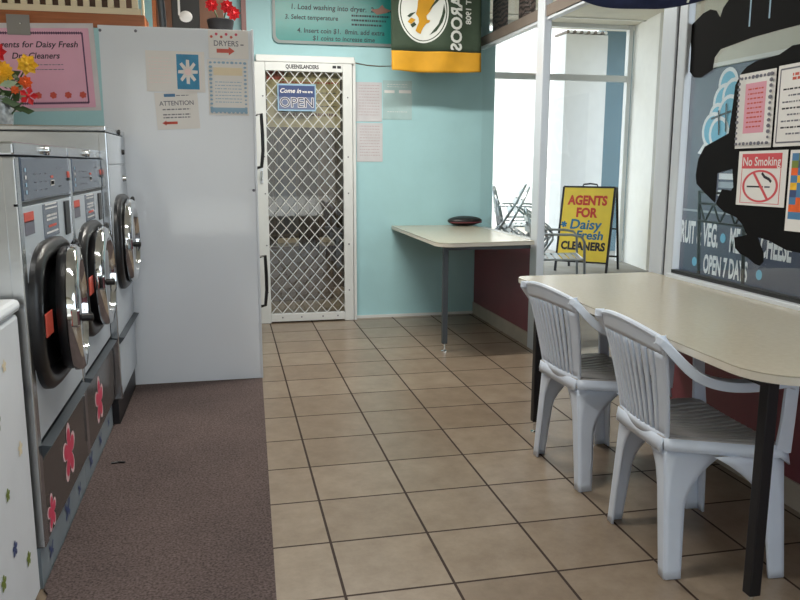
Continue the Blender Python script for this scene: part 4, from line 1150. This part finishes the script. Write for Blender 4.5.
def d_smoke(b, w, h, z):
    R_ = mat('no_smoking_red', (204, 76, 84), .5)
    b.rect(-w*.42, h*.18, w*.40, h*.45, z, R_); b.text('No Smoking', -.003, h*.30, z+.0005, .048, M_PAPER, sx=.92, bold=.0006)
    for s in (-1, 1):
        b.rect(s*w*.40-.0018-w*.01, -h*.45, s*w*.40+.0018-w*.01, h*.17, z, R_)
    b.rect(-w*.42, -h*.455, w*.40, -h*.445, z, R_)
    b.ring2(-w*.01, -h*.14, .105, .092, z, R_, 44, 1.0, .60)
    b.sweep([(-w*.16, -h*.14+.055, z+.0004), (w*.17, -h*.14-.052, z+.0004)], .012, .0004, R_, (0, 0, 1))
    b.rect(-w*.28, -h*.165, w*.06, -h*.135, z+.0002, M_INK); b.rect(w*.09, -h*.165, w*.20, -h*.135, z+.0002, M_INKGREY)
    b.sweep([(w*.02, h*.10, z+.0002), (w*.08, h*.03, z+.0002), (w*.17, -h*.01, z+.0002), (w*.22, -h*.06, z+.0002)], .011, .0004, M_INK, (0, 0, 1))
def d_col(b, w, h, z):
    cols = [M_INKBLUE, M_OLIVE, M_ORG, M_INKBLUE, M_YEL, M_NAVYST, M_INKBLUE, M_ORG, M_INKBLUE]
    for i in range(9):
        b.rect(-w*.45, h*.46-(i+1)*h*.09, -w*.30, h*.46-i*h*.09, z, cols[i]); b.rect(-w*.30, h*.46-(i+1)*h*.09, -w*.16, h*.46-i*h*.09, z, cols[(i*4+1) % 9])
    lines(b, -w*.08, w*.4, [h*.4-i*h*.09 for i in range(9)], .006, z, M_INKGREY)
def wpaper(name, lab, cat, yl, yr, z0, z1, draw, tilt=0):
    paper(name, lab, cat, -(yl+yr)/2, (z0+z1)/2, yr-yl, z1-z0, 0, draw, rot=R_RIGHT, x=XPAP, tilt=tilt)
paper_loc = None
wpaper('window_notice', 'pink and white bordered notice on the window, above the No Smoking sign', 'notice', .549, .765, 1.315, 1.608, d_pink, .01)
wpaper('window_notice', 'white form with ruled border on the window, right of the pink notice', 'notice', .778, 1.0, 1.318, 1.615, d_form, .01)
wpaper('no_smoking_sign', 'red and white No Smoking sign on the window', 'sign', .583, .866, 1.090, 1.304, d_smoke, .01)
wpaper('window_notice', 'notice with coloured squares down its edge, right of the No Smoking sign', 'notice', .880, 1.11, 1.008, 1.305, d_col, .01)
# price list etc end

# dark patterned pennants outside the upper window
for y0_, y1_, zb, lab in ((2.36, 2.70, 2.20, 'dark patterned hanging cloth in the upper window, nearest the back wall'), (1.82, 2.13, 2.20, 'dark patterned hanging cloth in the upper window, beside the post')):
    w_ = y1_-y0_
    b = MB().prism(rrect(-w_/2, 0, w_/2, .5, .05), 0, .004, M_CURTAIN)
    tag(b.build('patterned_cloth', loc=(XR+.08, (y0_+y1_)/2, zb), rot=R_RIGHT), lab, 'cloth', 'patterned cloths in the upper window')

# clothes rack in the back room
rk = thing('clothes_rail', 'metal clothes rail in the dim room behind the security door', 'rail', (.32, 3.35, 0))
MB().tube([(-.5, 0, 1.62), (.7, 0, 1.62)], .014, M_CHROME, 8).build('bar', rk)
for s in (-.5, .7): MB().tube([(s, 0, 0), (s, 0, 1.62)], .014, M_CHROME, 8).build('upright', rk)
for i, (x_, m, L, col_) in enumerate(((.02, M_CLOTHDK, .95, 'dark grey garment at the left end of the clothes rail'), (.20, M_CLOTHBLUE, .85, 'blue garment hanging mid rail behind the security door'), (.38, M_CLOTHDK, 1.0, 'charcoal garment hanging between the blue and tan ones'), (.56, M_CLOTHTAN, .8, 'tan garment hanging at the right of the clothes rail'))):
    g = thing('hanging_garment', col_, 'garment', (x_, 3.35, 1.60), group='garments behind the security door')
    MB().grid(lambda u, v, L=L: (-.085+.17*u+.01*math.sin(v*9), .03*math.sin(u*11+v*2)-.02, -.10-L*v+(.10-abs(u-.5)*.2)*(1-v)), 10, 10, m).build('cloth', g, smooth=True, solid=.01)
    MB().tube([(0, 0, .05), (.02, 0, .035), (0, 0, .0), (0, 0, -.03), (.07, 0, -.07)], .003, M_CHROME, 6).tube([(0, 0, -.03), (-.07, 0, -.07)], .003, M_CHROME, 6).build('hanger', g)
b = MB().box((-.30, -.2, 0), (.30, .2, .5), M_CLOTHTAN, .02).box((-.31, -.21, .5), (.31, .21, .54), M_CREAM, .01)
tag(b.build('linen_box', loc=(.35, 3.9, 0)), 'tan lidded box on the floor behind the security door', 'box')

# ------------------------------------------------------------------ light
w = bpy.data.worlds.new('world'); SC.world = w; w.use_nodes = True
bg = w.node_tree.nodes['Background']; bg.inputs['Color'].default_value = (.80, .91, 1.0, 1); bg.inputs['Strength'].default_value = 2.9
def sun(d, e, ang):
    l = bpy.data.lights.new('sun', 'SUN'); l.energy = e; l.angle = math.radians(ang); l.color = (1, .95, .86)
    o = bpy.data.objects.new('sun', l); COL.objects.link(o); o.rotation_euler = Vector(d).to_track_quat('-Z', 'Y').to_euler()
sun((.5, .35, -1.0), 5.0, 1)
def area(name, loc, d, sx, sy, e, col=(1, 1, 1)):
    l = bpy.data.lights.new(name, 'AREA'); l.shape = 'RECTANGLE'; l.size = sx; l.size_y = sy; l.energy = e; l.color = col
    o = bpy.data.objects.new(name, l); COL.objects.link(o); o.location = loc; o.rotation_euler = Vector(d).to_track_quat('-Z', 'Y').to_euler()
    return o
for loc, d, sx, sy in (((-.73, YF+.02, 1.42), (0, 1, 0), 1.4, 2.1), ((.83, YF+.02, 1.42), (0, 1, 0), 1.4, 2.1), ((XR+.06, -2.5, 1.7), (-1, 0, 0), 4.3, 1.9), ((XR+.06, 1.5, 1.5), (-1, 0, 0), 2.5, 2.4)):
    o = area('daylight_portal', loc, d, sx, sy, 10); o.data.cycles.is_portal = True
area('back_room_fill', (.3, 3.9, 2.55), (0, 0, -1), .9, .1, 9, (1, .95, .85))  # added fill so things behind the security door show
area('ceiling_fill', (-.2, -1.2, ZC-.06), (0, 0, -1), 1.2, .12, 24, (1, .96, .88))  # added fill for the white panel and front floor, not a real fitting
area('ceiling_fill', (.45, 1.3, ZC-.06), (0, 0, -1), 1.2, .12, 50, (1, .96, .88))  # added fill, lifts the back of the room
SC.view_settings.view_transform = 'Standard'
SC.view_settings.look = 'None'
SC.view_settings.exposure = 0.35
SC.cycles.max_bounces = 8; SC.cycles.transparent_max_bounces = 16
SC.cycles.caustics_reflective = False; SC.cycles.caustics_refractive = False
SC.cycles.sample_clamp_indirect = 6
